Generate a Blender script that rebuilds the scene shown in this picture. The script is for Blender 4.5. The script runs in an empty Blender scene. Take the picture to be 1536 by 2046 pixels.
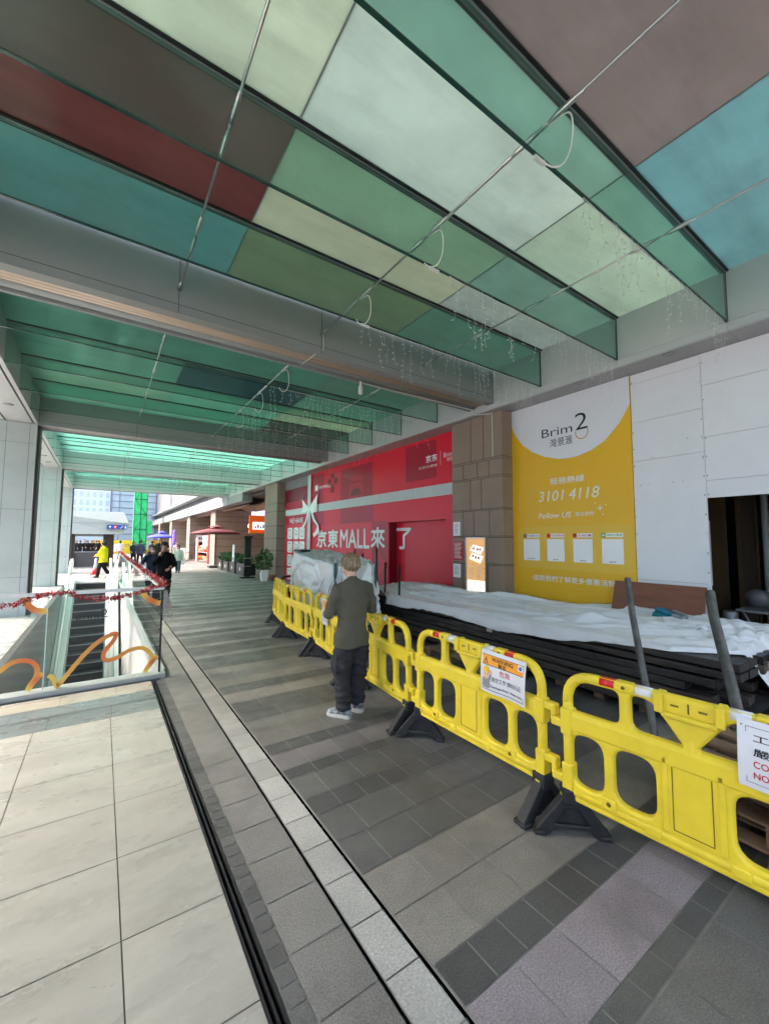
import bpy, bmesh, math, random
from mathutils import Vector, Matrix, noise as mnoise
from mathutils.kdtree import KDTree
random.seed(7)
S = bpy.context.scene
COL = S.collection
R = math.radians

# ------------------------------------------------------------------ camera, sky, sun, exposure
YAW, PITCH, ROLL = R(34.534), R(4.018), R(0.26)
fwd = Vector((math.sin(YAW)*math.cos(PITCH), math.cos(YAW)*math.cos(PITCH), math.sin(PITCH)))
rgt = Vector((math.cos(YAW), -math.sin(YAW), 0.0))
upv = rgt.cross(fwd)
rgt2 = rgt*math.cos(ROLL) + upv*math.sin(ROLL)
upv2 = upv*math.cos(ROLL) - rgt*math.sin(ROLL)
cd = bpy.data.cameras.new('camera')
cam = bpy.data.objects.new('camera', cd)
COL.objects.link(cam)
cam.matrix_world = Matrix(((rgt2.x, upv2.x, -fwd.x, 0), (rgt2.y, upv2.y, -fwd.y, 0), (rgt2.z, upv2.z, -fwd.z, 1.8), (0, 0, 0, 1)))
cd.sensor_fit = 'HORIZONTAL'
cd.angle = 2*math.atan(768/818.1)
cd.clip_start, cd.clip_end = 0.05, 1500
S.camera = cam

SUN_EL, SUN_AZ = R(42), R(300)          # azimuth measured clockwise from +Y
w = bpy.data.worlds.new('World'); S.world = w; w.use_nodes = True
nt = w.node_tree; bg = nt.nodes['Background']
sky = nt.nodes.new('ShaderNodeTexSky'); sky.sky_type = 'NISHITA'; sky.sun_disc = False
sky.sun_elevation = SUN_EL; sky.sun_rotation = SUN_AZ
sky.air_density = 1.0; sky.dust_density = 6.0; sky.ozone_density = 1.0
nt.links.new(sky.outputs[0], bg.inputs[0]); bg.inputs[1].default_value = 0.15
sl = bpy.data.lights.new('sun', 'SUN'); sl.energy = 0.6; sl.angle = R(22); sl.color = (1, 0.97, 0.92)
so = bpy.data.objects.new('sun', sl); COL.objects.link(so)
sdir = Vector((math.sin(SUN_AZ)*math.cos(SUN_EL), math.cos(SUN_AZ)*math.cos(SUN_EL), math.sin(SUN_EL)))
so.rotation_euler = sdir.to_track_quat('Z', 'Y').to_euler()
so.location = (0, 0, 40)
S.view_settings.view_transform = 'Standard'; S.view_settings.look = 'None'
S.view_settings.exposure = 3.0; S.view_settings.gamma = 1; S.view_settings.use_curve_mapping = False
S.cycles.use_denoising = True
S.cycles.max_bounces = 14; S.cycles.transparent_max_bounces = 24
S.cycles.diffuse_bounces = 5; S.cycles.transmission_bounces = 8; S.cycles.sample_clamp_indirect = 6

# ------------------------------------------------------------------ materials
def srgb(r, g, b):
    f = lambda c: c/12.92 if c <= 0.04045 else ((c+0.055)/1.055)**2.4
    return (f(r/255), f(g/255), f(b/255))
def _n(nt, t, **k):
    n = nt.nodes.new(t)
    for a, v in k.items(): setattr(n, a, v)
    return n
def mat(name, rgb, rough=0.6, metal=0.0, spec=0.4, var=0.0, vscale=3.0, speck=0.0, sscale=220.0, bump=0.0, bscale=30.0,
        coat=0.0, emit=None, attr=None, rvar=0.0, stretch=None, dirt=0.0, dscale=1.2, spots=0.0, pscale=2.5):
    m = bpy.data.materials.new(name); m.use_nodes = True
    nt = m.node_tree; b = nt.nodes['Principled BSDF']; L = nt.links.new
    b.inputs['Base Color'].default_value = (*rgb, 1); b.inputs['Roughness'].default_value = rough
    b.inputs['Metallic'].default_value = metal; b.inputs['Specular IOR Level'].default_value = spec
    b.inputs['Coat Weight'].default_value = coat; b.inputs['Coat Roughness'].default_value = 0.08
    src = None
    tc = _n(nt, 'ShaderNodeTexCoord'); vec = tc.outputs['Object']
    if stretch:
        mp = _n(nt, 'ShaderNodeMapping'); mp.inputs['Scale'].default_value = stretch
        L(vec, mp.inputs[0]); vec = mp.outputs[0]
    def noise(scale, detail=6, rough=0.6):
        n = _n(nt, 'ShaderNodeTexNoise'); n.inputs['Scale'].default_value = scale
        n.inputs['Detail'].default_value = detail; n.inputs['Roughness'].default_value = rough
        L(vec, n.inputs['Vector']); return n.outputs['Fac']
    def mul(colsock, fac, lo, hi, f0=0.3, f1=0.7):
        mr = _n(nt, 'ShaderNodeMapRange'); mr.inputs[1].default_value = f0; mr.inputs[2].default_value = f1
        mr.inputs[3].default_value = lo; mr.inputs[4].default_value = hi
        L(fac, mr.inputs[0])
        mx = _n(nt, 'ShaderNodeVectorMath', operation='SCALE')
        L(colsock, mx.inputs[0]); L(mr.outputs[0], mx.inputs['Scale'])
        return mx.outputs[0]
    if attr:
        a = _n(nt, 'ShaderNodeAttribute', attribute_name=attr); src = a.outputs['Color']
    else:
        c = _n(nt, 'ShaderNodeRGB'); c.outputs[0].default_value = (*rgb, 1); src = c.outputs[0]
    if var: src = mul(src, noise(vscale), 1-var, 1+var)
    if dirt: src = mul(src, noise(dscale, 8, 0.7), 1-dirt, 1.0, 0.35, 0.55)
    if speck: src = mul(src, noise(sscale, 2, 0.8), 1-speck, 1+speck, 0.35, 0.65)
    if spots:                                        # trodden gum and drip marks
        vo = _n(nt, 'ShaderNodeTexVoronoi'); vo.inputs['Scale'].default_value = pscale; L(tc.outputs['Object'], vo.inputs['Vector'])
        sp = _n(nt, 'ShaderNodeSeparateColor'); L(vo.outputs['Color'], sp.inputs[0])
        rad = _n(nt, 'ShaderNodeMapRange'); rad.inputs[1].default_value = .55; rad.inputs[2].default_value = 1; rad.inputs[3].default_value = 0; rad.inputs[4].default_value = .075; L(sp.outputs[0], rad.inputs[0])
        lt = _n(nt, 'ShaderNodeMath', operation='LESS_THAN'); L(vo.outputs['Distance'], lt.inputs[0]); L(rad.outputs[0], lt.inputs[1])
        src = mul(src, lt.outputs[0], 1.0, 1-spots, 0.0, 1.0)
    if src is not None: L(src, b.inputs['Base Color'])
    if rvar:
        mr = _n(nt, 'ShaderNodeMapRange'); mr.inputs[3].default_value = max(0.02, rough-rvar); mr.inputs[4].default_value = min(1, rough+rvar)
        mr.inputs[1].default_value = 0.3; mr.inputs[2].default_value = 0.7
        L(noise(vscale*1.7), mr.inputs[0]); L(mr.outputs[0], b.inputs['Roughness'])
    if bump:
        bn = _n(nt, 'ShaderNodeBump'); bn.inputs['Strength'].default_value = bump; bn.inputs['Distance'].default_value = 0.01
        L(noise(bscale, 4), bn.inputs['Height']); L(bn.outputs[0], b.inputs['Normal'])
    if emit:
        b.inputs['Emission Color'].default_value = (*emit[0], 1); b.inputs['Emission Strength'].default_value = emit[1]
    return m
def glass(name, tint, refl=1.0, rough=0.02, veil=0.0):
    """clear sheet glass: each of the two faces of a pane tints what passes and mirrors at grazing angles"""
    m = bpy.data.materials.new(name); m.use_nodes = True
    nt = m.node_tree; nt.nodes.clear(); L = nt.links.new
    o = _n(nt, 'ShaderNodeOutputMaterial'); t = _n(nt, 'ShaderNodeBsdfTransparent'); g = _n(nt, 'ShaderNodeBsdfGlossy')
    t.inputs[0].default_value = (*tint, 1); g.inputs['Roughness'].default_value = rough
    g.inputs['Color'].default_value = (0.9*refl, 0.95*refl, 0.93*refl, 1)
    f = _n(nt, 'ShaderNodeFresnel'); f.inputs[0].default_value = 1.45
    ge = _n(nt, 'ShaderNodeNewGeometry'); iv = _n(nt, 'ShaderNodeMath', operation='SUBTRACT'); iv.inputs[0].default_value = 1.0
    L(ge.outputs['Backfacing'], iv.inputs[1]); mu = _n(nt, 'ShaderNodeMath', operation='MULTIPLY')
    L(f.outputs[0], mu.inputs[0]); L(iv.outputs[0], mu.inputs[1])       # mirror only where light meets the pane from outside
    base = t.outputs[0]
    if veil:                                         # pale diffuse veil standing in for reflections on the fins
        d = _n(nt, 'ShaderNodeBsdfDiffuse'); d.inputs[0].default_value = (.55, .56, .52, 1); tc = _n(nt, 'ShaderNodeTexCoord'); no = _n(nt, 'ShaderNodeTexNoise')
        no.inputs['Scale'].default_value = 1.6; no.inputs['Detail'].default_value = 8; L(tc.outputs['Object'], no.inputs['Vector'])
        mr = _n(nt, 'ShaderNodeMapRange'); mr.inputs[1].default_value = .3; mr.inputs[2].default_value = .7; mr.inputs[3].default_value = veil*.4; mr.inputs[4].default_value = veil*1.6
        L(no.outputs['Fac'], mr.inputs[0]); dm = _n(nt, 'ShaderNodeMixShader'); L(mr.outputs[0], dm.inputs[0]); L(t.outputs[0], dm.inputs[1]); L(d.outputs[0], dm.inputs[2]); base = dm.outputs[0]
    mx = _n(nt, 'ShaderNodeMixShader'); L(mu.outputs[0], mx.inputs[0]); L(base, mx.inputs[1]); L(g.outputs[0], mx.inputs[2])
    L(mx.outputs[0], o.inputs[0]); return m
def frosted(name, rgb, trans=0.7, dirt=0.25):
    """coloured translucent roof glass: scatters the sky through, glossy lower face"""
    m = bpy.data.materials.new(name); m.use_nodes = True
    nt = m.node_tree; nt.nodes.clear(); L = nt.links.new
    o = _n(nt, 'ShaderNodeOutputMaterial'); tr = _n(nt, 'ShaderNodeBsdfTranslucent'); df = _n(nt, 'ShaderNodeBsdfDiffuse')
    gl = _n(nt, 'ShaderNodeBsdfGlossy'); gl.inputs['Roughness'].default_value = 0.12
    tc = _n(nt, 'ShaderNodeTexCoord'); n = _n(nt, 'ShaderNodeTexNoise'); n.inputs['Scale'].default_value = 1.3
    n.inputs['Detail'].default_value = 9; n.inputs['Roughness'].default_value = 0.65; L(tc.outputs['Object'], n.inputs['Vector'])
    mr = _n(nt, 'ShaderNodeMapRange'); mr.inputs[1].default_value = 0.3; mr.inputs[2].default_value = 0.62
    mr.inputs[3].default_value = 1-dirt; mr.inputs[4].default_value = 1.0; L(n.outputs['Fac'], mr.inputs[0])
    mp = _n(nt, 'ShaderNodeMapping'); mp.inputs['Scale'].default_value = (.35, 2.2, 1); mp.inputs['Rotation'].default_value = (0, 0, .9); L(tc.outputs['Object'], mp.inputs[0])
    n2 = _n(nt, 'ShaderNodeTexNoise'); n2.inputs['Scale'].default_value = 1.1; n2.inputs['Detail'].default_value = 7; n2.inputs['Roughness'].default_value = .7; L(mp.outputs[0], n2.inputs['Vector'])
    m3 = _n(nt, 'ShaderNodeMapRange'); m3.inputs[1].default_value = .32; m3.inputs[2].default_value = .55; m3.inputs[3].default_value = 1-dirt*1.1; m3.inputs[4].default_value = 1.0; L(n2.outputs['Fac'], m3.inputs[0])
    mm = _n(nt, 'ShaderNodeMath', operation='MULTIPLY'); L(mr.outputs[0], mm.inputs[0]); L(m3.outputs[0], mm.inputs[1])
    rgb = tuple((x*.46)**.5 for x in rgb)                  # light crosses two faces of the pane
    c = _n(nt, 'ShaderNodeRGB'); c.outputs[0].default_value = (*rgb, 1)
    vm = _n(nt, 'ShaderNodeVectorMath', operation='SCALE'); L(c.outputs[0], vm.inputs[0]); L(mm.outputs[0], vm.inputs['Scale'])
    L(vm.outputs[0], tr.inputs[0]); L(vm.outputs[0], df.inputs[0])
    m1 = _n(nt, 'ShaderNodeMixShader'); m1.inputs[0].default_value = trans; L(df.outputs[0], m1.inputs[1]); L(tr.outputs[0], m1.inputs[2])
    f = _n(nt, 'ShaderNodeFresnel'); f.inputs[0].default_value = 1.4
    m2 = _n(nt, 'ShaderNodeMixShader'); L(f.outputs[0], m2.inputs[0]); L(m1.outputs[0], m2.inputs[1]); L(gl.outputs[0], m2.inputs[2])
    L(m2.outputs[0], o.inputs[0]); return m

# ------------------------------------------------------------------ mesh builder
class MB:
    def __init__(s): s.v = []; s.f = []; s.m = []; s.c = []; s.sm = []
    def add(s, vs, fs, mi=0, col=None, smooth=False):
        o = len(s.v); s.v += [tuple(p) for p in vs]
        for f in fs: s.f.append([o+i for i in f]); s.m.append(mi); s.c.append(col); s.sm.append(smooth)
        return s
    def box(s, x0, x1, y0, y1, z0, z1, mi=0, M=None):
        vs = [Vector((x, y, z)) for x in (x0, x1) for y in (y0, y1) for z in (z0, z1)]
        if M: vs = [M @ p for p in vs]
        return s.add(vs, [(0, 1, 3, 2), (4, 6, 7, 5), (0, 4, 5, 1), (2, 3, 7, 6), (0, 2, 6, 4), (1, 5, 7, 3)], mi)
    def cbox(s, x0, x1, y0, y1, z0, z1, b=0.01, mi=0, M=None):
        """box with chamfered vertical and horizontal edges"""
        xs, ys, zs = (x0, x1), (y0, y1), (z0, z1)
        b = min(b, (x1-x0)/2.2, (y1-y0)/2.2, (z1-z0)/2.2)
        bm = bmesh.new(); bmesh.ops.create_cube(bm, size=1)
        for v in bm.verts:
            v.co = Vector(((x0+x1)/2+v.co.x*(x1-x0), (y0+y1)/2+v.co.y*(y1-y0), (z0+z1)/2+v.co.z*(z1-z0)))
        bmesh.ops.bevel(bm, geom=bm.edges[:], offset=b, segments=2, affect='EDGES', profile=0.5)
        bm.verts.index_update()
        vs = [M @ v.co if M else v.co.copy() for v in bm.verts]; fs = [[v.index for v in f.verts] for f in bm.faces]
        bm.free(); return s.add(vs, fs, mi)
    def quad(s, a, b, c, d, mi=0, col=None): return s.add([a, b, c, d], [(0, 1, 2, 3)], mi, col)
    def rect(s, x0, x1, y0, y1, z, mi=0, col=None): return s.quad((x0, y0, z), (x1, y0, z), (x1, y1, z), (x0, y1, z), mi, col)
    def tube(s, path, r, n=8, mi=0, caps=True, side=None, smooth=True):
        """path of points; r a number, or list of numbers or (rx, ry) pairs"""
        P = [Vector(p) for p in path]; k = len(P)
        rs = r if isinstance(r, (list, tuple)) and len(r) == k else [r]*k
        vs = []; u = Vector(side) if side else None
        for i, p in enumerate(P):
            t = (P[min(i+1, k-1)]-P[max(i-1, 0)])
            if t.length < 1e-9: t = Vector((0, 0, 1))
            t.normalize()
            if u is None: u = t.orthogonal()
            base = Vector(side) if side else u
            uu = base - t*base.dot(t)
            if uu.length < 1e-6: uu = t.orthogonal()
            uu.normalize(); u = uu; vv = t.cross(uu)
            rr = rs[i]; rx, ry = rr if isinstance(rr, (list, tuple)) else (rr, rr)
            for j in range(n):
                a = 2*math.pi*j/n; vs.append(p+uu*rx*math.cos(a)+vv*ry*math.sin(a))
        fs = [(i*n+j, i*n+(j+1) % n, (i+1)*n+(j+1) % n, (i+1)*n+j) for i in range(k-1) for j in range(n)]
        if caps: fs += [tuple(reversed(range(n))), tuple(range((k-1)*n, k*n))]
        return s.add(vs, fs, mi, None, smooth)
    def cyl(s, a, b, r0, r1=None, n=12, mi=0, smooth=True): return s.tube([a, b], [r0, r0 if r1 is None else r1], n, mi, True, None, smooth)
    def ball(s, c, rx, ry=None, rz=None, mi=0, nu=12, nv=8, M=None):
        ry = rx if ry is None else ry; rz = rx if rz is None else rz; c = Vector(c); vs = []; 
        for i in range(1, nv):
            th = math.pi*i/nv
            for j in range(nu):
                ph = 2*math.pi*j/nu
                vs.append(Vector((rx*math.sin(th)*math.cos(ph), ry*math.sin(th)*math.sin(ph), rz*math.cos(th))))
        vs += [Vector((0, 0, rz)), Vector((0, 0, -rz))]
        if M: vs = [M @ p for p in vs]
        vs = [c+p for p in vs]; T = len(vs)-2; B = T+1
        fs = [((i)*nu+j, (i+1)*nu+j, (i+1)*nu+(j+1) % nu, i*nu+(j+1) % nu) for i in range(nv-2) for j in range(nu)]
        fs += [(T, j, (j+1) % nu) for j in range(nu)] + [(B, (nv-2)*nu+(j+1) % nu, (nv-2)*nu+j) for j in range(nu)]
        return s.add(vs, fs, mi, None, True)
    def lathe(s, c, prof, n=16, mi=0):
        """prof: list of (r, z)"""
        c = Vector(c); vs = [c+Vector((r*math.cos(2*math.pi*j/n), r*math.sin(2*math.pi*j/n), z)) for r, z in prof for j in range(n)]
        k = len(prof)
        fs = [(i*n+j, i*n+(j+1) % n, (i+1)*n+(j+1) % n, (i+1)*n+j) for i in range(k-1) for j in range(n)]
        fs += [tuple(reversed(range(n))), tuple(range((k-1)*n, k*n))]
        return s.add(vs, fs, mi, None, True)
    def poly(s, pts, o, ux, uy, depth=0.0, mi=0):
        """flat polygon in the plane (o, ux, uy), optionally given a thickness along the normal"""
        o, ux, uy = Vector(o), Vector(ux), Vector(uy); nn = ux.cross(uy).normalized(); n = len(pts)
        a = [o+ux*p[0]+uy*p[1] for p in pts]
        if not depth: return s.add(a, [tuple(range(n))], mi)
        b = [p-nn*depth for p in a]
        return s.add(a+b, [tuple(range(n)), tuple(reversed(range(n, 2*n)))]+[(i, n+i, n+(i+1) % n, (i+1) % n) for i in range(n)], mi)
    def grid(s, fn, nu, nv, mi=0, smooth=True):
        vs = [fn(i/nu, j/nv) for i in range(nu+1) for j in range(nv+1)]
        return s.add(vs, [(i*(nv+1)+j, (i+1)*(nv+1)+j, (i+1)*(nv+1)+j+1, i*(nv+1)+j+1) for i in range(nu) for j in range(nv)], mi, None, smooth)
    def xf(s, M): s.v = [tuple(M @ Vector(p)) for p in s.v]; return s

def obj(name, mb, mats, parent=None, world=True, fix=True):
    """one mesh object; geometry given in world space is re-based on the parent's location"""
    me = bpy.data.meshes.new(name)
    off = Vector(parent['_o']) if (parent is not None and world) else Vector((0, 0, 0))
    me.from_pydata([tuple(Vector(p)-off) for p in mb.v], [], mb.f)
    mats = mats if isinstance(mats, (list, tuple)) else [mats]
    for m in mats: me.materials.append(m)
    me.polygons.foreach_set('material_index', mb.m)
    me.polygons.foreach_set('use_smooth', mb.sm)
    if any(c is not None for c in mb.c):
        at = me.color_attributes.new('tint', 'FLOAT_COLOR', 'CORNER'); data = []
        for p, c in zip(me.polygons, mb.c):
            data += list((*(c or (0.5, 0.5, 0.5)), 1))*p.loop_total
        at.data.foreach_set('color', data)
    if fix:
        bm = bmesh.new(); bm.from_mesh(me); bmesh.ops.recalc_face_normals(bm, faces=bm.faces[:]); bm.to_mesh(me); bm.free()
    me.update(); o = bpy.data.objects.new(name, me); COL.objects.link(o)
    if parent is not None: o.parent = parent
    o['_o'] = list(off)
    return o
def tag(o, label, cat, group=None):
    o['label'] = label; o['category'] = cat
    if group: o['group'] = group
    return o
def struct(name, mb, mats):
    o = obj(name, mb, mats, fix=False); o['kind'] = 'structure'; return o
def thing(name, label, cat, loc=(0, 0, 0), group=None, rotz=0.0):
    o = bpy.data.objects.new(name, None); COL.objects.link(o); o.location = loc; o.rotation_euler = (0, 0, rotz)
    o.empty_display_size = 0.1; o['_o'] = list(loc) if not rotz else [0, 0, 0]
    return tag(o, label, cat, group)
def one(name, mb, mats, label, cat, group=None): return tag(obj(name, mb, mats), label, cat, group)
def dup(root, loc, rotz, label=None, group=None):
    r = root.copy(); COL.objects.link(r); r.location = loc; r.rotation_euler = (0, 0, rotz)
    if label: r['label'] = label
    if group: r['group'] = group
    for ch in list(root.children):
        c = ch.copy(); COL.objects.link(c); c.parent = r
        for g in ch.children:
            d = g.copy(); COL.objects.link(d); d.parent = c
    return r

# text as flat mesh, fitted into a box
_tc = {}
def text_geo(s, bold=0.0):
    k = (s, bold)
    if k in _tc: return _tc[k]
    c = bpy.data.curves.new('t', 'FONT'); c.body = s; c.size = 1; c.offset = min(0.0, bold); c.resolution_u = 3
    o = bpy.data.objects.new('t', c); COL.objects.link(o)
    bpy.context.view_layer.update(); dg = bpy.context.evaluated_depsgraph_get()
    me = bpy.data.meshes.new_from_object(o.evaluated_get(dg))
    vs = [v.co.copy() for v in me.vertices]; fs = [list(p.vertices) for p in me.polygons]
    bpy.data.objects.remove(o); bpy.data.curves.remove(c); bpy.data.meshes.remove(me)
    _tc[k] = (vs, fs); return vs, fs
def fit_text(mb, s, o, ux, uy, w, h, bold=0.0, shear=0.0, mi=0):
    vs, fs = text_geo(s, bold)
    if not vs: return
    x0 = min(v.x for v in vs); x1 = max(v.x for v in vs); y0 = min(v.y for v in vs); y1 = max(v.y for v in vs)
    o, ux, uy = Vector(o), Vector(ux), Vector(uy)
    if w is None: w = (x1-x0)/(y1-y0)*h
    e = max(0.0, bold)*h; k = 0; nn = ux.cross(uy).normalized()
    # heavier strokes: the same outline struck again a hair's breadth aside, each strike a fraction of a millimetre prouder
    for dx, dy in ([(0, 0)] if e == 0 else [(-e, 0), (e, 0), (0, e), (0, -e), (0, 0)]):
        out = []
        for v in vs:
            a = (v.x-x0)/(x1-x0)*(w-2*e)+e+dx; b = (v.y-y0)/(y1-y0)*(h-2*e)+e+dy
            out.append(o+ux*(a+shear*b)+uy*b+nn*(.0002*k))
        mb.add(out, fs, mi); k += 1
WY, WZ = Vector((0, -1, 0)), Vector((0, 0, 1))
def wall_text(mb, s, x, yl, yr, z0, z1, bold=0.0, shear=0.0, mi=0, dz=0.0):
    """on a wall facing -X: yl is the left end seen from the walkway"""
    fit_text(mb, s, (x, yl, z0), WY+WZ*(dz/(yl-yr)), WZ, yl-yr, z1-z0, bold, shear, mi)
def rrect(x0, x1, y0, y1, r, n=5):
    p = []
    for cx, cy, a0 in ((x1-r, y1-r, 0), (x0+r, y1-r, 90), (x0+r, y0+r, 180), (x1-r, y0+r, 270)):
        for i in range(n+1):
            a = R(a0+90*i/n); p.append((cx+r*math.cos(a), cy+r*math.sin(a)))
    return p
def plate(outer, holes, half, bev, res=2):
    """plate with rounded edges cut out of an outline and holes (a filled 2D curve turned into a mesh); lies in XY, thickness along Z"""
    c = bpy.data.curves.new('p', 'CURVE'); c.dimensions = '2D'; c.fill_mode = 'BOTH'
    c.extrude = half-bev; c.bevel_depth = bev; c.bevel_resolution = res; c.offset = -bev
    for pts in [outer]+list(holes):
        sp = c.splines.new('POLY'); sp.points.add(len(pts)-1); sp.use_cyclic_u = True
        for q, p in zip(sp.points, pts): q.co = (p[0], p[1], 0, 1)
    o = bpy.data.objects.new('p', c); COL.objects.link(o); bpy.context.view_layer.update()
    me = bpy.data.meshes.new_from_object(o.evaluated_get(bpy.context.evaluated_depsgraph_get()))
    vs = [v.co.copy() for v in me.vertices]; fs = [list(p.vertices) for p in me.polygons]
    bpy.data.objects.remove(o); bpy.data.curves.remove(c); bpy.data.meshes.remove(me)
    return vs, fs
def fillet(pts, r, n=4):
    """round the corners of a polygon; r a number or one per corner"""
    out = []; k = len(pts)
    for i in range(k):
        p = Vector(pts[i]); a = Vector(pts[i-1]); b = Vector(pts[(i+1) % k]); rr = r[i] if isinstance(r, (list, tuple)) else r
        d0 = (a-p); d1 = (b-p); l = min(rr, d0.length*0.49, d1.length*0.49)
        p0 = p+d0.normalized()*l; p1 = p+d1.normalized()*l
        for j in range(n+1):
            t = j/n; q = p0*(1-t)**2+p*2*t*(1-t)+p1*t*t; out.append((q.x, q.y))
    return out
def fbm(p, oct=4):
    s = 0; a = 1; q = Vector(p)
    for _ in range(oct): s += a*mnoise.noise(q); q = q*2.03; a *= 0.5
    return s
# ------------------------------------------------------------------ ground: paving, stone floor, drain, escalator well
M = {}
M['pave'] = mat('paving_stone', (0.2, 0.2, 0.2), 0.55, attr='tint', speck=0.30, sscale=120, var=0.10, vscale=2.2, dirt=0.28, dscale=1.3, bump=0.15, bscale=140, rvar=0.14, spots=.35)
M['cream'] = mat('cream_stone', (0.5, 0.48, 0.42), 0.32, attr='tint', speck=0.07, sscale=260, var=0.07, vscale=2.2, dirt=0.16, dscale=2.6, rvar=0.14, stretch=(.8, 1.7, 1), bump=.05, bscale=60, spots=.2, pscale=1.7)
M['grout'] = mat('grout', (0.20, 0.195, 0.18), 0.9, var=0.25, vscale=6)
M['cgrout'] = mat('dark_joint', (0.10, 0.09, 0.08), 0.9)
M['slot'] = mat('drain_dark', (0.012, 0.012, 0.012), 0.7)
M['strip'] = mat('light_granite', (0.36, 0.36, 0.34), 0.7, attr='tint', speck=0.2, sscale=90, var=0.1, dirt=0.2, bump=0.15, bscale=150)
WELL = (-1.165, 0.70, 6.30, 22.3)
DK, DK2, BR, PK, GY, LT = (.098, .098, .095), (.074, .074, .075), (.196, .184, .166), (.235, .205, .225), (.15, .147, .14), (.27, .26, .24)
def jit(c, a=.1):
    k = 1+random.uniform(-a, a); return tuple(x*k for x in c)
pv = MB()
rows = [(-3.0, -2.4, GY, .6), (-2.4, -1.8, DK, .3), (-1.8, -1.2, BR, .6), (-1.2, -.6, GY, .3), (-.6, -.3, DK, .3), (-.3, 0.0, GY, .45), (0.0, .28, GY, .45), (.28, .56, GY, .45), (.56, .825, GY, .45),
 (.83, .93, DK, .2), (.93, 1.23, PK, .294), (1.23, 1.415, DK2, .197), (1.415, 1.70, BR, .3), (1.70, 1.99, BR, .3), (1.99, 2.28, DK, .3), (2.28, 2.568, DK, .33),
 (2.568, 2.757, DK2, .2), (2.757, 3.056, DK, .3), (3.056, 3.19, DK2, .24), (3.19, 3.464, (.13, .122, .124), .3), (3.464, 3.644, DK2, .2), (3.644, 3.956, (.135, .13, .12), .33), (3.956, 4.21, (.14, .136, .126), .3),
 (4.21, 4.5, DK, .4), (4.5, 4.772, DK, .4), (4.772, 5.09, BR, .4), (5.09, 5.362, DK, .3), (5.362, 5.64, BR, .42), (5.64, 5.92, GY, .3), (5.92, 6.19, BR, .42),
 (6.19, 6.5, DK, .33), (6.5, 6.8, DK, .4), (6.8, 6.97, (.2, .197, .185), .3), (6.97, 7.25, DK, .3), (7.25, 7.55, DK, .42), (7.55, 7.72, (.21, .205, .19), .3), (7.72, 8.3, DK, .36), (8.3, 8.5, (.21, .205, .19), .3), (8.5, 8.8, DK2, .3)]
y = 8.8; k = 0; FD, FL = (.125, .124, .122), (.235, .23, .22); seq = [FL, FD, FD, FL, FD, BR, FL, FD, DK, FL, FD, GY, FL, FD]
while y < 44:
    h = random.choice((.18, .2, .3, .3, .42)); rows.append((y, y+h, seq[k % len(seq)], random.choice((.3, .4, .45)))); y += h; k += 1
G = .004
for y0, y1, c, tw in rows:
    x = 1.235-random.choice((0, .1)) if c not in (DK2, PK) else 1.235
    # the paved walk runs from the drain to the shop fronts, and beyond Y=6.2 the drain carries on
    while x < 7.05:
        x1 = min(x+tw*random.choice((1, 1, 1, 1.15)) if c not in (DK2, PK) else x+tw, 7.05)
        if x1 > 1.24: pv.rect(max(x, 1.235)+G, x1-G, y0+G, y1-G, 0, col=jit(c))
        x = x1
yy = -3.0
while yy < 44:                                   # single course of grey slabs left of the drain, and dark setts
    pv.rect(.745+G, 1.014, yy+G, yy+.30-G, 0, col=jit((.17, .165, .155), .06))
    yy += .30
yy = -3.0
while yy < 6.1:
    pv.rect(.664, .742, yy+.004, yy+.088, 0, col=jit(DK, .2)); yy += .092
struct('paving', pv, M['pave'])
st = MB(); yy = -3.0
while yy < 44:
    st.rect(1.036, 1.208, yy+.004, yy+.276, 0, col=jit((.31, .31, .295), .14) if yy < 4.2 else jit((.24, .235, .22), .12)); yy += .28
struct('drain_strip_paving', st, M['strip'])
gb = MB()
for x0, x1 in ((.74, 1.015), (1.032, 1.212), (1.229, 14.0)): gb.rect(x0, x1, -8, 90, -.004)
gb.rect(.66, .74, -8, 6.1, -.004); gb.rect(.7, .74, 6.1, 90, -.004)
struct('paving_bed', gb, M['grout'])
sl_ = MB(); sl_.rect(.585, 1.24, -8, 6.15, -.07); sl_.rect(.702, 1.24, 6.15, 90, -.07)
yy = -3.0                                         # little bridges across the slots
while yy < 30:
    for x0, x1 in ((1.015, 1.035), (1.205, 1.232)): sl_.box(x0, x1, yy, yy+.02, -.05, -.022, 1)
    yy += .14
struct('drain_channel', sl_, [M['slot'], mat('slot_bridge', (.03, .03, .03), .7)])
ch = MB(); 
for x0, x1 in ((.595, .604), (.622, .630), (.648, .660)): ch.box(x0, x1, -8, 6.1, -.06, -.001)
struct('joint_strip', ch, mat('dark_rail', (.03, .03, .032), .45, metal=.3))
ct = MB(); cb = MB()
xs = [-9.45+.6*i for i in range(17)]+[.592]; ys = [-3.545+.583*i for i in range(15)]
ys = [v for v in ys if v < 4.95]+[5.1]
for a, b in zip(xs, xs[1:]):
    for c, d in zip(ys, ys[1:]): ct.rect(a+.003, b-.003, c+.003, d-.003, 0, col=jit((.30, .292, .262), .06))
x = -9.2
while x < .59:                                     # blue grey border of two courses with a groove, then a cream course
    x1 = min(x+.52, .592)
    ct.rect(x+.003, x1-.003, 5.105, 5.42, 0, col=jit((.14, .16, .16), .08))
    ct.rect(x+.2, min(x1+.197, .592), 5.47, 5.75, 0, col=jit((.15, .172, .172), .08))
    ct.rect(x+.003, x1-.003, 5.425, 5.465, 0, col=(.09, .1, .1))
    ct.rect(x+.06, min(x1+.057, .592), 5.755, 6.1, 0, col=jit((.36, .32, .26), .05)); x = x1
xx = -9.2
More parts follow.
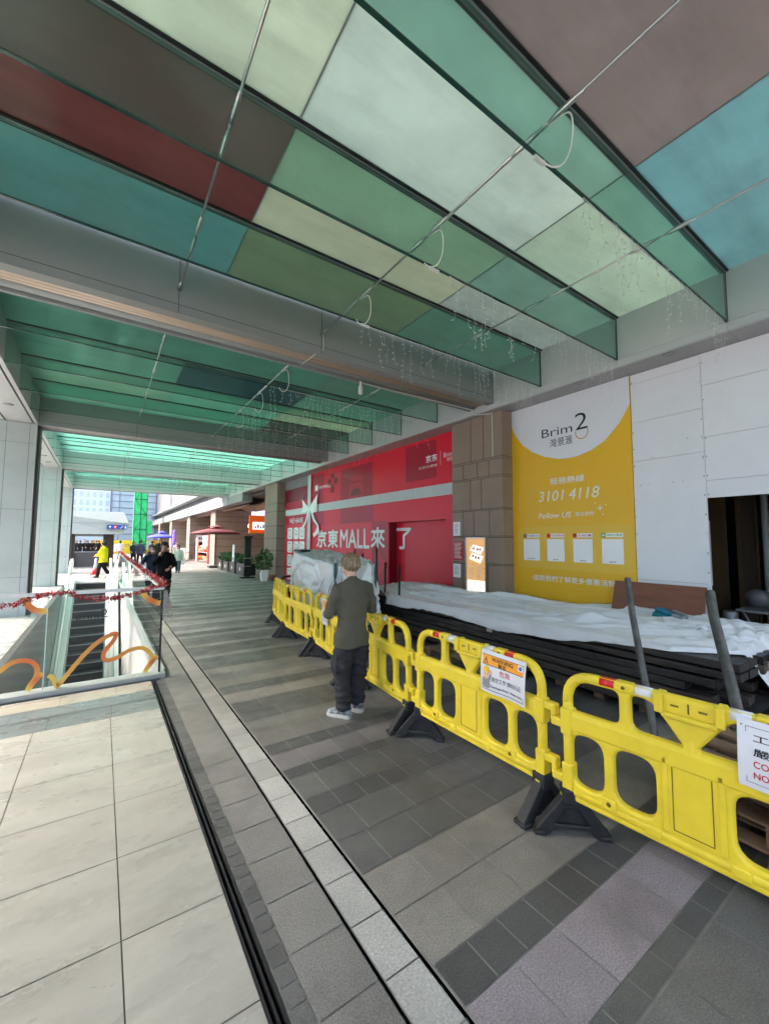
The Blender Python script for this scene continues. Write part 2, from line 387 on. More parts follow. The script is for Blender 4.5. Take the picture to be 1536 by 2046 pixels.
while xx < -1.17:                                  # pale stone ledge beyond the well, where the columns stand
    y = 6.1
    while y < 60:
        ct.rect(xx+.003, min(xx+.8, -1.168)-.003, y+.003, y+.8-.003, 0, col=jit((.31, .315, .30), .03)); y += .8
    xx += .8
x = -1.165
while x < .69:
    y = 22.3
    while y < 60: ct.rect(x+.003, min(x+.6, .70)-.003, y+.003, y+.597, 0, col=jit((.30, .29, .275), .05)); y += .6
    x += .6
struct('stone_floor', ct, M['cream'])
cb.rect(-14, .594, -8, 6.1, -.004); cb.rect(-14, -1.166, 6.1, 90, -.004); cb.rect(-1.166, .70, 22.3, 90, -.004)
struct('stone_floor_bed', cb, M['cgrout'])
pl_ = MB(); pl_.rect(-60, 60, 90, 260, -.01); pl_.rect(14, 60, -30, 90, -.01); pl_.rect(-60, -14, -30, 90, -.01); pl_.rect(-14, 14, -40, -8, -.01)
struct('plaza_ground', pl_, mat('plaza_stone', (.42, .40, .38), .7, var=.1, vscale=.5, speck=.1, sscale=40))
M['white'] = mat('white_panel', (.48, .52, .515), .4, var=.03, vscale=1.2, spec=.4, dirt=.08)
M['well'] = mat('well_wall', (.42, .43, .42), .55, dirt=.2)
M['lowfloor'] = mat('lower_floor', (.07, .072, .07), .25, var=.25, vscale=1.5)
wl = MB()
x0, x1, y0, y1 = WELL
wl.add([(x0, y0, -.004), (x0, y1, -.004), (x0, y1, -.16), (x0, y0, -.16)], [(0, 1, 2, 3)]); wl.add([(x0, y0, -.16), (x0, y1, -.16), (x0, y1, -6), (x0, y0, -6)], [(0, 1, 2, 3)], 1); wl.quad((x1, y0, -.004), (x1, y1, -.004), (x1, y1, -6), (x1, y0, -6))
wl.quad((x0, y0, -.004), (x1, y0, -.004), (x1, y0, -6), (x0, y0, -6)); wl.quad((x0, y1, -.004), (x1, y1, -.004), (x1, y1, -6), (x0, y1, -6))
struct('well_walls', wl, [M['well'], mat('dark_well_reflection', (.085, .088, .086), .22, var=.25, vscale=1.5)])  # left wall coloured dark to stand in for the reflected floor
lf = MB(); lf.rect(x0, x1, y0, y1, -5.9); struct('lower_floor', lf, M['lowfloor'])

# ------------------------------------------------------------------ glass canopy
ZR, ZF, XF, XE = 5.27, 4.60, 6.43, -1.40          # roof glass, lower edge of fins, fascia face, left edge beam
def P(r, g, b, k=1.0): return tuple(min(2.1, c*k) for c in srgb(r, g, b))
GL = {}
for nme, c in dict(mint=(205, 228, 200), ice=(198, 226, 212), sage=(182, 214, 190), khaki=(190, 208, 172), fog=(178, 200, 188), brown=(126, 116, 114), teal=(108, 164, 170), red=(104, 50, 50),
                   aqua=(138, 204, 200), olive=(172, 174, 130), moss=(140, 186, 160), green=(120, 190, 165), navy=(52, 84, 98), plum=(92, 74, 74), cyan=(176, 245, 226), lime=(190, 244, 214)).items():
    GL[nme] = frosted('roof_glass_'+nme, P(*c, {'cyan': 2.15, 'lime': 2.15}.get(nme, 1.0)), .72, .15)  # cyan and lime boosted to carry open-sky brightness in the far bays
M['fin'] = glass('fin_glass', (.60, .79, .75), .9, veil=.055); M['finc'] = glass('clear_fin_glass', (.90, .975, .96), .8, veil=.02); M['finm'] = glass('mid_fin_glass', (.72, .87, .83), .8, veil=.035)  # fin tints weakened bay by bay so the far bays look brighter
M['finedge'] = mat('fin_edge', (.012, .05, .04), .15, spec=.6)
M['joint'] = mat('black_gasket', (.014, .014, .015), .5)
M['trim'] = mat('roof_bar', (.30, .30, .31), .4, metal=.5)
M['steel'] = mat('stainless_rod', (.55, .55, .54), .28, metal=.9)
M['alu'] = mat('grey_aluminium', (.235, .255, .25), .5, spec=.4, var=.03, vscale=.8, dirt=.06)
M['alud'] = mat('grey_aluminium_joint', (.06, .06, .06), .6)
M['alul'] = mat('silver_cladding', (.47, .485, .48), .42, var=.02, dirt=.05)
M['warm'] = mat('brushed_bronze_strip', (.46, .37, .29), .4, metal=.2, var=.12, vscale=8, stretch=(.2, 6, 6))
XJ = [XE, 1.195, 3.92, XF]
BEAM = [5.45, 12.85, 20.25, 27.65]; BW = .67
BAYS = [(-1.32, 5.45, [.33, 1.675, 3.027, 4.365], [['teal', 'sage', 'mint'], ['brown', 'brown', 'teal'], ['mint', 'ice', 'sage'], ['red', 'khaki', 'fog'], ['aqua', 'olive', 'moss']]),
        (6.12, 12.85, [7.147, 8.57, 10.0, 11.42], [['green', 'green', 'green'], ['green', 'green', 'moss'], ['green', 'navy', 'green'], ['moss', 'green', 'khaki'], ['green', 'green', 'plum']]),
        (13.52, 20.25, [14.55, 15.97, 17.4, 18.82], [['cyan', 'cyan', 'cyan']]*5), (20.92, 27.65, [21.95, 23.37, 24.8, 26.22], [['cyan', 'cyan', 'lime']]*5)]
blab = ['patchwork glass canopy bay overhead nearest the viewer, with red, mint and brown panes', 'darker green glass canopy bay between the first and second crossbeam, with navy panes',
        'bright aqua glass canopy bay just past the second crossbeam', 'farthest bright aqua glass canopy bay before the open sky']
def canopy(i, x0, x1, xj, name='glass_canopy', lab=None):
    ya, yb, fins, cols = BAYS[i]
    t = thing(name, lab or blab[i], 'canopy', ((x0+x1)/2, (ya+yb)/2, ZR))
    ye = [ya]+fins+[yb]
    for r in range(5):
        for c in range(len(xj)-1):
            mb = MB(); mb.box(xj[c]+.006, xj[c+1]-.006, ye[r]+.03, ye[r+1]-.03, ZR, ZR+.02)
            obj('roof_pane', mb, GL[cols[r][min(c, 2)]], t)
        if x1 == XF:                                 # narrow end strip along the fascia
            pass
    jb = MB()
    for yf in fins:
        jb.box(x0, x1, yf-.045, yf-.020, ZR-.014, ZR+.03); jb.box(x0, x1, yf+.020, yf+.045, ZR-.014, ZR+.03)
        jb.box(x0, x1, yf-.020, yf+.020, ZR-.022, ZR+.03, 1)
    for xx in xj[1:-1]:
        for r in range(5): jb.box(xx-.006, xx+.006, ye[r]+.045, ye[r+1]-.045, ZR-.004, ZR+.024, 2)
    obj('roof_bars', jb, [M['joint'], M['trim'], M['alu']], t)
    for yf in fins:
        fb = MB(); fb.box(x0+.01, x1-.012, yf-.011, yf+.011, ZF+.006, ZR-.024)
        f = obj('glass_fin', fb, [M['fin'], M['finm'], M['finc'], M['finc'], M['finc']][i], t)
        eb = MB(); eb.box(x0+.01, x1-.012, yf-.013, yf+.013, ZF-.006, ZF+.006)
        eb.box(x1-.012, x1-.004, yf-.013, yf+.013, ZF-.006, ZR-.024)
        obj('fin_edge', eb, M['finedge'], f)
    if x1 == XF:
        for xr in (.655, 2.59, 4.55):
            rb = MB(); rb.cyl((xr, ya, 4.9), (xr, yb, 4.9), .011, n=8)
            for yf in fins:
                for s in (-1, 1):
                    rb.tube([(xr, yf+s*.30, 4.9), (xr, yf+s*.24, 4.9), (xr, yf+s*.10, 4.9), (xr, yf+s*.03, 4.9)], [.011, .02, .02, .011], 8)
            rb.tube([(xr, yb-.16, 4.9), (xr, yb-.10, 4.9), (xr, yb-.002, 4.9)], [.011, .024, .03], 8)
            obj('tie_rod', rb, M['steel'], t)
BAYS.append((-4.8, -1.95, [-4.2, -3.6, -3.0, -2.5], [['mint', 'ice', 'sage'], ['ice', 'khaki', 'mint'], ['sage', 'mint', 'ice'], ['mint', 'ice', 'khaki'], ['ice', 'sage', 'mint']]))  # bay added out of view to cut direct light on the foreground
blab.append('unseen pale mint glass canopy bay added behind the viewer to shade the floor')
for i in range(4): canopy(i, XE, XF, XJ)
# canopy strip on the far side of the columns
canopy(0, -7.0, -2.1, [-7.0, -4.5, -2.1], lab='unseen patchwork canopy bay added outside the left columns to shade the near floor')  # added out of view to keep sky light off the left floor
for i in (1, 2): canopy(i, -4.3, -2.1, [-4.3, -3.2, -2.1], lab=['green glass canopy bay outside the left columns, nearer one', 'aqua glass canopy bay outside the left columns, farther one'][i-1])
canopy(4, -1.4, XF, [-1.4, 1.2, 3.9, XF])

ob_lab = ['broad grey crossbeam with bronze underside nearest the viewer', 'second grey crossbeam, carried by the first white column', 'third pale crossbeam, in front of the aqua glass', 'last pale crossbeam, at the open end of the canopy']
for i, yb in enumerate(BEAM):
    t = thing('crossbeam', ob_lab[i], 'beam', (2.5, yb+BW/2, 4.5))
    b = MB(); a = M['alu']
    b.box(-2.1, XF-.003, yb, yb+.05, 4.705, ZR+.25); b.box(-2.1, XF-.003, yb+.002, yb+.05, 4.59, 4.697)
    b.box(-2.1, XF-.003, yb+BW-.05, yb+BW, 4.59, ZR+.25); b.box(-2.1, XF-.003, yb+.05, yb+BW-.05, 4.75, ZR+.2)
    b.box(-2.1, XF-.003, yb+.05, yb+.16, 4.59, 4.62)
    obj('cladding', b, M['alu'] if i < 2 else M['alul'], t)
    g = MB(); g.box(-2.1, XF-.003, yb+.05, yb+BW-.05, 4.697, 4.749)
    for xx in (.655, 4.55 if i else 2.59): g.box(xx-.004, xx+.004, yb-.003, yb+.001, 4.59, ZR+.2)
    g.box(-2.1, XF-.003, yb+.004, yb+.04, 4.697, 4.705)
    obj('joint', g, M['alud'], t)
    u = MB(); n = 4
    for k in range(n):
        y0 = yb+.17+k*.075
        u.tube([(-2.1, y0+.03, 4.655), (XF-.003, y0+.03, 4.655)], [(.034, .026)]*2, 10, side=(0, 1, 0))
    obj('bronze_strip', u, M['warm'] if i < 2 else M['alul'], t)
    u = MB(); u.tube([(-2.1, yb+.53, 4.65), (XF-.003, yb+.53, 4.65)], [(.07, .045)]*2, 14, side=(0, 1, 0)); obj('rounded_strip', u, M['alu'], t)

# left edge beam and its columns
t = thing('edge_beam', 'long white edge beam over the left columns, with round lamps in its underside', 'beam', (-1.75, 14, 4.6))
b = MB(); b.box(-2.1, -1.50, -1.3, 28.3, 4.60, ZR+.25); b.box(-1.46, -1.395, -1.3, 28.3, 4.59, ZR+.25); b.box(-1.5, -1.46, -1.3, 28.3, 4.66, ZR)
obj('cladding', b, M['alul'], t)
b = MB()
b.box(-1.50, -1.46, -1.3, 28.3, 4.62, 4.658); b.box(-2.0, -1.97, -1.3, 28.3, 4.592, 4.599)
obj('slot', b, M['joint'], t)
for yb in (8.6, 9.6, 11.3, 16.3, 17.6, 19.0):
    d = MB(); d.lathe((-1.72, yb, 4.585), [(.075, .0), (.085, .0), (.085, .02)], 20); o = obj('downlight', d, M['trim'], t)
for i, yb in enumerate(BEAM[1:]):
    t = thing('column', ['nearest tall white clad column left of the escalator', 'second tall white clad column left of the escalator', 'farthest tall white clad column left of the escalator'][i], 'column', (-1.75, yb+.3, 0))
    b = MB(); y0, y1 = yb+.02, yb+.66
    for a, c in ((-2.1, -1.965), (-1.958, -1.545), (-1.538, -1.41)):
        for z0, z1 in ((0, .9), (.906, 2.5), (2.506, 4.1), (4.106, 4.588)): b.box(a, c, y0, y1, z0, z1)
    b.box(-2.08, -1.42, y0+.01, y1-.01, .002, 4.585, 1)
    obj('cladding', b, [M['white'], M['alud']], t)
    b = MB(); b.box(-1.405, -1.36, y0+.1, y0+.5, 0, 4.585); obj('side_gap_shadow', b, M['alud'], t)  # dark strip painting in the gap and side shadow of the column

# fascia, soffit, downlights on the right
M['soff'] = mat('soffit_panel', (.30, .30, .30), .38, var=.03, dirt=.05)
t = thing('fascia', 'grey metal fascia and soffit running above the hoardings on the right', 'fascia', (6.7, 10, 4.5))
b = MB()
ysq = [-1.3, .2, 1.68, 3.03, 5.45, 6.12, 8.57, 11.42, 14.55, 17.4, 20.25, 23.4, 28.32]
for a, c in zip(ysq, ysq[1:]):
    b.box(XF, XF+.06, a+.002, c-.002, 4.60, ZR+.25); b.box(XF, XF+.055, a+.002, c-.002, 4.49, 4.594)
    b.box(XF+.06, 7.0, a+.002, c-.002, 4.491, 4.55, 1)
b.box(XF+.01, 7.0, -1.3, 28.3, 4.56, ZR+.2)
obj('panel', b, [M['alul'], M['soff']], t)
for yb in (2.378, 3.731, 6.6, 8.6, 10.6, 12.4, 14.3):
    d = MB(); d.lathe((6.585, yb, 4.476), [(.045, .008), (.07, .0), (.085, .004), (.085, .016)], 20)
    obj('downlight', d, [M['trim']], t)

# ------------------------------------------------------------------ upper building behind the shop fronts, added shading block over the walkway
M['stone'] = mat('brown_stone', (.285, .210, .160), .6, speck=.12, sscale=240, var=.06, vscale=1.5, bump=.04, bscale=200, dirt=.1)
M['stonej'] = mat('dark_stone_joint', (.018, .010, .008), .8)
M['conc'] = mat('grey_render', (.40, .41, .41), .8, var=.06, dirt=.15)
ub = MB(); ub.box(7.0, 22, -12, 26.5, 5.5, 26); ub.box(7.02, 22, 5.4, 26.5, 4.6, 5.5)
one('upper_building', ub, M['conc'], 'grey building block rising behind and above the fascia', 'building')
ov = MB(); ov.box(-9, 7.0, 6.8, 12.3, 9.5, 12); one('shade_block', ov, M['conc'], 'unseen grey block added overhead to shade the dark green canopy bay', 'building')  # added out of view to darken the canopy bay below
# ------------------------------------------------------------------ shop front wall on the right
ZS = 4.489
M['red'] = mat('red_print', srgb(224, 26, 54), .35, var=.03, spec=.45)
M['redd'] = mat('deep_red_print', srgb(172, 24, 50), .35, spec=.45)
M['redl'] = mat('bright_red_print', srgb(226, 50, 70), .35, spec=.45)
M['redx'] = mat('dark_red_print', srgb(126, 20, 40), .35, spec=.45)
M['ribbon'] = mat('silver_ribbon_print', (.55, .60, .59), .4, var=.03)
M['ink'] = mat('white_ink', (.88, .88, .87), .45)
M['ink2'] = mat('cream_ink', (.82, .78, .66), .45)
M['black'] = mat('black_ink', (.012, .012, .013), .5)
M['grey'] = mat('grey_ink', (.25, .26, .27), .5)
M['gold'] = mat('gold_ink', srgb(206, 140, 62), .45)
M['redink'] = mat('red_ink', srgb(200, 20, 30), .5)
XW = 6.93
def split(name, mb, mats, parent):
    """one part per face of a printed design"""
    for f, mi in zip(mb.f, mb.m):
        q = MB(); q.add([mb.v[i] for i in f], [tuple(range(len(f)))]); obj(name, q, mats[mi], parent, fix=False)
t = thing('hoarding', 'big red shop hoarding printed with a white ribbon, a bow and large Chinese lettering', 'hoarding', (XW, 12.5, 0))
b = MB()
b.box(XW, XW+.04, 9.85, 15.6, 0, ZS-.002); b.box(XW, XW+.04, 7.10, 7.43, 0, ZS-.002); b.box(XW, XW+.04, 7.43, 9.85, 2.34, ZS-.002)
b.box(XW+.04, XW+.5, 9.85, 9.9, 0, 2.4, 1); b.box(XW+.04, XW+.5, 7.38, 7.43, 0, 2.4, 1); b.box(XW+.04, XW+.5, 7.43, 9.85, 2.34, 2.4, 1)
b.box(XW-.04, XW+.04, 15.6, 18.02, 0, 3.48)
b.box(XW+.04, XW+.08, 15.6, 18.3, 3.3, 4.1, 1); b.box(XW+.03, XW+.08, 15.6, 18.3, 4.1, ZS-.002, 2)
obj('board', b, [M['red'], M['redx'], M['alu']], t)
b = MB(); b.box(XW+.30, XW+.34, 7.43, 9.85, 0, 2.34)
dr = obj('recessed_door', b, [M['red'], M['redx']], t)
# tone patches of the print, each a sheet 2-3 mm proud
e = MB()
def wr(mb, yl, yr, z0, z1, x=XW-.003, mi=0): mb.quad((x, yl, z0), (x, yr, z0), (x, yr, z1), (x, yl, z1), mi)
wr(e, 12.82, 10.75, 2.39, 4.30); wr(e, 9.03, 7.75, 3.42, 4.40); wr(e, 15.1, 14.15, 2.39, 4.40)
for yl, yr, z0, z1 in ((13.58, 13.32, 4.09, 4.28), (13.84, 13.58, 3.87, 4.09), (13.32, 13.08, 3.87, 4.09), (13.58, 13.32, 3.56, 3.8), (13.56, 13.33, 3.82, 3.86)): wr(e, yl, yr, z0, z1, XW-.006, 1)
wr(e, 10.75, 9.86, 0, 2.39, XW-.003, 0); wr(e, 14.1, 12.82, 1.7, 2.39, XW-.003, 2); wr(e, 12.82, 10.75, .4, 2.385, XW-.003, 2)
wr(e, 12.20, 11.31, 3.26, 3.93, XW-.006, 3); wr(e, 12.1, 11.42, 3.76, 3.78, XW-.009, 1)
for k in range(10): e.poly([(.36*math.cos(a), .26*math.sin(a)) for a in (R(9*k*2), R(9*(k+1)*2))]+[(0, 0)], (XW-.009, 11.76, 3.3), WY, WZ, 0, 1)
for x, pts in ((XW-.006, [(10.55, .55), (9.95, 1.1), (10.55, 1.6)]), (XW-.006, [(11.9, .9), (11.2, .9), (11.2, 1.6), (11.9, 1.6)])):
    e.add([(x, p[0], p[1]) for p in pts], [tuple(range(len(pts)))], 3)
mid = mat('mid_red_print', srgb(198, 40, 62), .35)
split('tone_patch', e, [M['redd'], M['redx'], M['redl'], mid], t)
rb = MB()
wr(rb, 15.0, 7.10, 2.93, 3.22, XW-.012); wr(rb, 18.0, 15.2, 2.9, 3.16, XW-.045)
rb.quad((XW-.048, 15.56, 0), (XW-.048, 15.25, 0), (XW-.048, 15.25, ZS-.01), (XW-.048, 15.56, ZS-.01))
def bow(pts, x): rb.add([(x, a, c) for a, c in pts], [tuple(range(len(pts)))])
obj('printed_ribbon', rb, M['ribbon'], t)
rb = MB()
bow([(15.4, 3.12), (16.12, 3.52), (16.02, 3.24), (16.12, 2.96), (15.72, 2.96), (15.4, 3.05)], XW-.056); bow([(15.4, 3.12), (14.62, 3.62), (14.66, 3.22), (14.62, 2.92), (15.05, 2.9), (15.4, 3.05)], XW-.056)
bow([(15.5, 3.05), (15.75, 2.6), (16.1, 2.35), (16.2, 2.12), (15.95, 2.25), (15.62, 2.6), (15.35, 3.0)], XW-.054)
bow([(15.3, 3.05), (15.0, 2.6), (14.62, 2.35), (14.75, 2.16), (15.0, 2.05), (14.9, 1.92), (14.4, 2.12), (14.5, 2.4), (14.82, 2.62), (15.15, 3.05)], XW-.054)
bow([(15.5, 3.15), (15.3, 3.15), (15.28, 2.98), (15.52, 2.98)], XW-.060)
obj('printed_bow', rb, M['ink'], t)
L_ = MB(); x = XW-.014
wall_text(L_, '京', x, 14.72, 13.86, 1.53, 2.20, .03); wall_text(L_, '東', x, 13.76, 12.95, 1.53, 2.20, .03)
wall_text(L_, 'MALL', x, 12.8, 10.87, 1.55, 2.19, .02); wall_text(L_, '來', x, 10.80, 10.02, 1.55, 2.22, .03)
obj('main_lettering', L_, M['ink'], t); L_ = MB()
wall_text(L_, '京东', x, 8.15, 7.70, 3.835, 4.03, .025); wall_text(L_, '又好又便宜', x, 8.45, 7.70, 3.70, 3.765)
wr(L_, 7.588, 7.578, 3.71, 4.08, x); wall_text(L_, 'Brim28', x, 7.46, 6.98, 3.87, 3.99); wall_text(L_, '灣景滙', x, 7.36, 7.02, 3.76, 3.85)
obj('corner_lettering', L_, M['ink'], t); L_ = MB()
wall_text(L_, '京东', x, 14.57, 14.22, 3.80, 3.92, .02); wall_text(L_, 'MALL', x, 14.18, 13.58, 3.79, 3.92, .02)
L_.poly([(0, 0), (.13, .06), (.26, 0), (.26, .28), (.13, .22), (0, .28)], (x, 14.94, 3.73), WY, WZ)
obj('logo_lettering', L_, M['ink'], t); L_ = MB()
wall_text(L_, 'WE HAVE', XW-.046, 17.5, 16.02, 2.54, 2.76, .02)
for r in range(4):                                  # cards with household goods
    for yl, yr in ((17.69, 17.12), (16.98, 16.46), (16.39, 15.82)):
        z1 = 2.35-r*.59; q_ = MB(); q_.poly([(p[0], p[1]) for p in rrect(0, yl-yr, 0, .50, .09)], (XW-.046, yl, z1-.5), WY, WZ); obj('goods_card', q_, M['ink'], t)
obj('small_lettering', L_, M['ink'], t)
g = MB()
for r in range(4):
    for q, (yl, yr) in enumerate(((17.69, 17.12), (16.98, 16.46), (16.39, 15.82))):
        z1 = 2.35-r*.59; x = XW-.049; k = (r*3+q) % 3
        sh = [[(.16, .1), (.4, .1), (.4, .4), (.16, .4)], [(.12, .2), (.44, .2), (.36, .36), (.2, .36)], [(.14, .12), (.42, .12), (.42, .3), (.28, .4), (.14, .3)]][k]
        for a, c in zip(sh, sh[1:]+sh[:1]): 
            A = Vector((x, yl-a[0], z1-.5+a[1])); B = Vector((x, yl-c[0], z1-.5+c[1])); d = (B-A); n = Vector((0, -d.z, d.y)).normalized()*.014
            g.quad(A-n, B-n, B+n, A+n)
        wr(g, yl-.06, yl-.2, z1-.1, z1-.07, x)
obj('goods_outline', g, M['grey'], t)
d = MB(); wall_text(d, '了', XW+.280, 9.86, 9.12, 1.55, 2.18, .03); obj('lettering', d, M['ink'], dr)
s_ = MB(); random.seed(3)
for k in range(60):
    yy = 15.66+k*.04; 
    if yy < 17.9: s_.quad((XW-.043, yy, 2.5), (XW-.043, yy+.02, 2.5), (XW-.043, yy+.20, 2.88), (XW-.043, yy+.18, 2.88)); s_.quad((XW-.043, yy, 3.18), (XW-.043, yy+.02, 3.18), (XW-.043, min(yy+.15, 18), 3.46), (XW-.043, min(yy+.13, 18), 3.46))
for k_ in (0, 1):
    q_ = MB()
    for f_ in s_.f[k_::2]: q_.add([s_.v[i] for i in f_], [(0, 1, 2, 3)])
    obj('fine_stripes', q_, M['redd'], t)
s_ = MB()
for yy in (14.5, 13.2, 11.95, 10.7, 8.7): s_.quad((XW-.0165, yy-.002, 2.36 if yy < 9.8 else 0), (XW-.0165, yy+.002, 2.36 if yy < 9.8 else 0), (XW-.0165, yy+.002, ZS-.01), (XW-.0165, yy-.002, ZS-.01))
split('vinyl_seam', s_, [M['redx']], t)

# brown stone piers
def pier(label, xf, y0, y1, xb, seedn, ztop=ZS):
    random.seed(seedn)
    t = thing('stone_pier', label, 'pier', ((xf+xb)/2, (y0+y1)/2, 0))
    b = MB(); b.box(xf+.012, xb, y0+.012, y1-.012, 0, ztop-.003, 1)
    cz = [0, .58, .60, 1.30, 1.33, 1.87, 1.90, 2.445, 2.475, 3.12, 3.16, 3.49, 3.535, ztop-.004]
    cz = [c for c in cz if c < ztop-.1]+[ztop-.004]
    for i, (z0, z1) in enumerate(zip(cz, cz[1:])):
        h = z1-z0; g = .011
        if h < .06: sp = []
        else:
            n = 2+(i//2) % 2; sp = sorted(y0+(y1-y0)*(k+1+random.uniform(-.22, .22))/(n+1) for k in range(n))
        ys = [y0]+sp+[y1]
        for a, c in zip(ys, ys[1:]): b.box(xf, xf+.03, a+(g*.5 if a > y0 else 0), c-(g if c < y1 else 0), z0+g, z1)
        xs_ = [xf+.031]+([xf+.031+(xb-xf)*.5] if xb-xf > 1 and h > .06 else [])+[xb]
        for a, c in zip(xs_, xs_[1:]):
            b.box(a+(g if a > xf+.04 else 0), c, y0, y0+.03, z0+g, z1)
            b.box(a+(g if a > xf+.04 else 0), c, y1-.03, y1, z0+g, z1)
    obj('stone_cladding', b, [M['stone'], M['stonej']], t); return t
pier('brown stone pier between the red hoarding and the yellow banner', 6.60, 5.40, 6.84, 7.1, 5)
pier('brown stone pier at the far end of the red hoarding', 6.58, 18.3, 20.0, 7.2, 8)
for k, (y0, y1, xb, lb) in enumerate(((31.4, 32.9, 10.5, 'brown stone cross wall behind the maroon parasol'), (41.2, 42.8, 10.5, 'second brown stone cross wall beyond the parasol, by the dark doorway'), (52.4, 54, 10.5, 'third brown stone cross wall, behind the blue parasol'), (63, 64.6, 10, 'farthest brown stone cross wall along the arcade'))):
    pier(lb, 6.72-.1*k, y0, y1, xb, 20+k, 4.0)

# papers, red notice and lit menu case on the near pier
XP = 6.596
def paper(lab, yl, yr, z0, z1, m, lines=True, name='notice'):
    t = thing(name, lab, 'notice', (XP, (yl+yr)/2, z0)); b = MB(); b.box(XP-.006, XP-.001, yr, yl, z0, z1); obj('sheet', b, m, t)
    if lines:
        g = MB(); z = z1-.05; random.seed(int(z0*100))
        while z > z0+.04:
            wr(g, yl-.03, yr+.03+random.uniform(0, .07), z, z+.010, XP-.008); z -= .030
        obj('print_lines', g, M['ink2'] if m is M['redd'] else M['grey'], t)
paper('white notice taped at the top left of the near stone pier', 6.805, 6.59, 1.92, 2.23, M['ink'])
paper('red notice sheet taped on the near stone pier', 6.805, 6.50, 1.37, 1.80, M['redd'])
paper('white notice taped under the red notice on the pier', 6.815, 6.59, .99, 1.29, M['ink'])
t = thing('light_box_poster', 'narrow lit menu poster case with a steel frame on the stone pier', 'poster case', (XP, 6.1, .66))
b = MB(); b.box(XP-.05, XP, 5.82, 5.845, .66, 1.88); b.box(XP-.05, XP, 6.365, 6.39, .66, 1.88); b.box(XP-.05, XP, 5.845, 6.365, 1.855, 1.88); b.box(XP-.05, XP, 5.845, 6.365, .66, .72)
obj('frame', b, M['steel'], t)
b = MB(); b.box(XP-.03, XP, 5.845, 6.365, .72, 1.855); obj('lit_panel', b, mat('lit_amber_poster', srgb(190, 140, 84), .3, var=.25, vscale=2, emit=(srgb(222, 170, 105), .10)), t)
b = MB(); wr(b, 6.355, 5.86, .74, .97, XP-.033)
for pts in ([(6.28, 1.60), (5.97, 1.52), (5.88, 1.66), (6.19, 1.73)], [(6.30, 1.42), (5.98, 1.33), (5.90, 1.48), (6.22, 1.56)]): b.add([(XP-.033, p[0], p[1]) for p in pts], [(0, 1, 2, 3)])
split('lit_print', b, [mat('lit_white_print', (.7, .7, .66), .4, emit=((1, .95, .85), .14))], t)
b = MB(); random.seed(4)
for k in range(14):
    z = 1.28-k*.02; wr(b, 6.33, 6.13+random.uniform(0, .06), z, z+.007, XP-.034); wr(b, 6.08, 5.88+random.uniform(0, .06), z, z+.007, XP-.034)
obj('pale_lines', b, M['ink2'], t)
b = MB()
for k in range(4):
    for q in range(7):
        if random.random() < .8: wr(b, 6.30-q*.06, 6.27-q*.06+random.uniform(-.01, .01), .78+k*.045, .795+k*.045, XP-.036)
for (ya, za) in ((6.16, 1.62), (6.05, 1.60), (5.98, 1.60), (6.18, 1.46), (6.1, 1.43), (6.02, 1.42)): wr(b, ya+.03, ya-.02, za, za+.05, XP-.036, 1)
obj('small_print', b, [M['grey'], M['redink']], t)

# yellow letting banner
XB = 6.915
M['yel'] = mat('yellow_print', srgb(232, 180, 34), .42, var=.03, vscale=1.2)
M['yel2'] = mat('pale_yellow_print', srgb(229, 186, 62), .42)
t = thing('letting_banner', 'tall yellow and white letting banner with a phone number beside the stone pier', 'banner', (XB, 4.25, .3))
b = MB(); b.box(XB, XW+.02, 3.085, 5.40, .02, ZS-.003); obj('sheet', b, M['yel'], t)
cap = []
for p in ((5.395, 4.15), (5.30, 3.95), (5.14, 3.739), (4.92, 3.56), (4.651, 3.42), (4.368, 3.333), (4.18, 3.315), (3.995, 3.32), (3.75, 3.38), (3.506, 3.50), (3.25, 3.76), (3.088, 4.02)): cap.append(p)
b = MB(); pts = [(5.397, ZS-.004)]+cap+[(3.088, ZS-.004)]; b.add([(XB-.003, p[0], p[1]) for p in pts], [tuple(range(len(pts)))]); obj('white_field', b, mat('white_print', (.74, .75, .79), .45), t)
b = MB(); b.poly(rrect(0, 2.22, 0, .80, .14), (XB-.003, 5.31, 1.28), WY, WZ); obj('pale_panel', b, M['yel2'], t)
b = MB(); b.add([(XB-.003, 4.95+.5*math.cos(a)*1.05, .30+.44*math.sin(a)) for a in [math.pi*k/14 for k in range(15)]], [tuple(range(15))]); obj('green_disc', b, mat('olive_print', srgb(196, 168, 22), .42), t)
b = MB(); xx = XB-.004
wall_text(b, '租務熱線', xx, 4.545, 3.875, 2.86, 2.985, .02); wall_text(b, '3101', xx, 4.80, 4.30, 2.556, 2.752, .012, .18); obj('phone_lettering', b, M['ink2'], t); b = MB(); wall_text(b, '4118', xx, 4.19, 3.64, 2.556, 2.752, .012, .18)
obj('phone_lettering', b, M['ink2'], t); b = MB()
wall_text(b, 'Follow US', xx, 4.805, 4.15, 2.235, 2.34, .025, .2); wall_text(b, '關注我們', xx, 4.056, 3.732, 2.25, 2.322, .015)
obj('follow_lettering', b, M['ink2'], t); b = MB()
wall_text(b, '·追蹤我們了解更多優惠活動', xx, 4.98, 3.40, 1.06, 1.165, .018)
obj('slogan_lettering', b, M['ink2'], t); b = MB()
b.poly([(0, .06), (.012, .012), (.06, 0), (.012, -.012), (0, -.06), (-.012, -.012), (-.06, 0), (-.012, .012)], (xx, 3.62, 2.37), WY, WZ)
for dy, dz in ((.08, .09), (-.1, .05), (-.05, -.11)): b.poly([(.012*math.cos(R(60*k)), .012*math.sin(R(60*k))) for k in range(6)], (xx, 3.62+dy, 2.37+dz), WY, WZ)
obj('sparkle', b, M['ink2'], t)
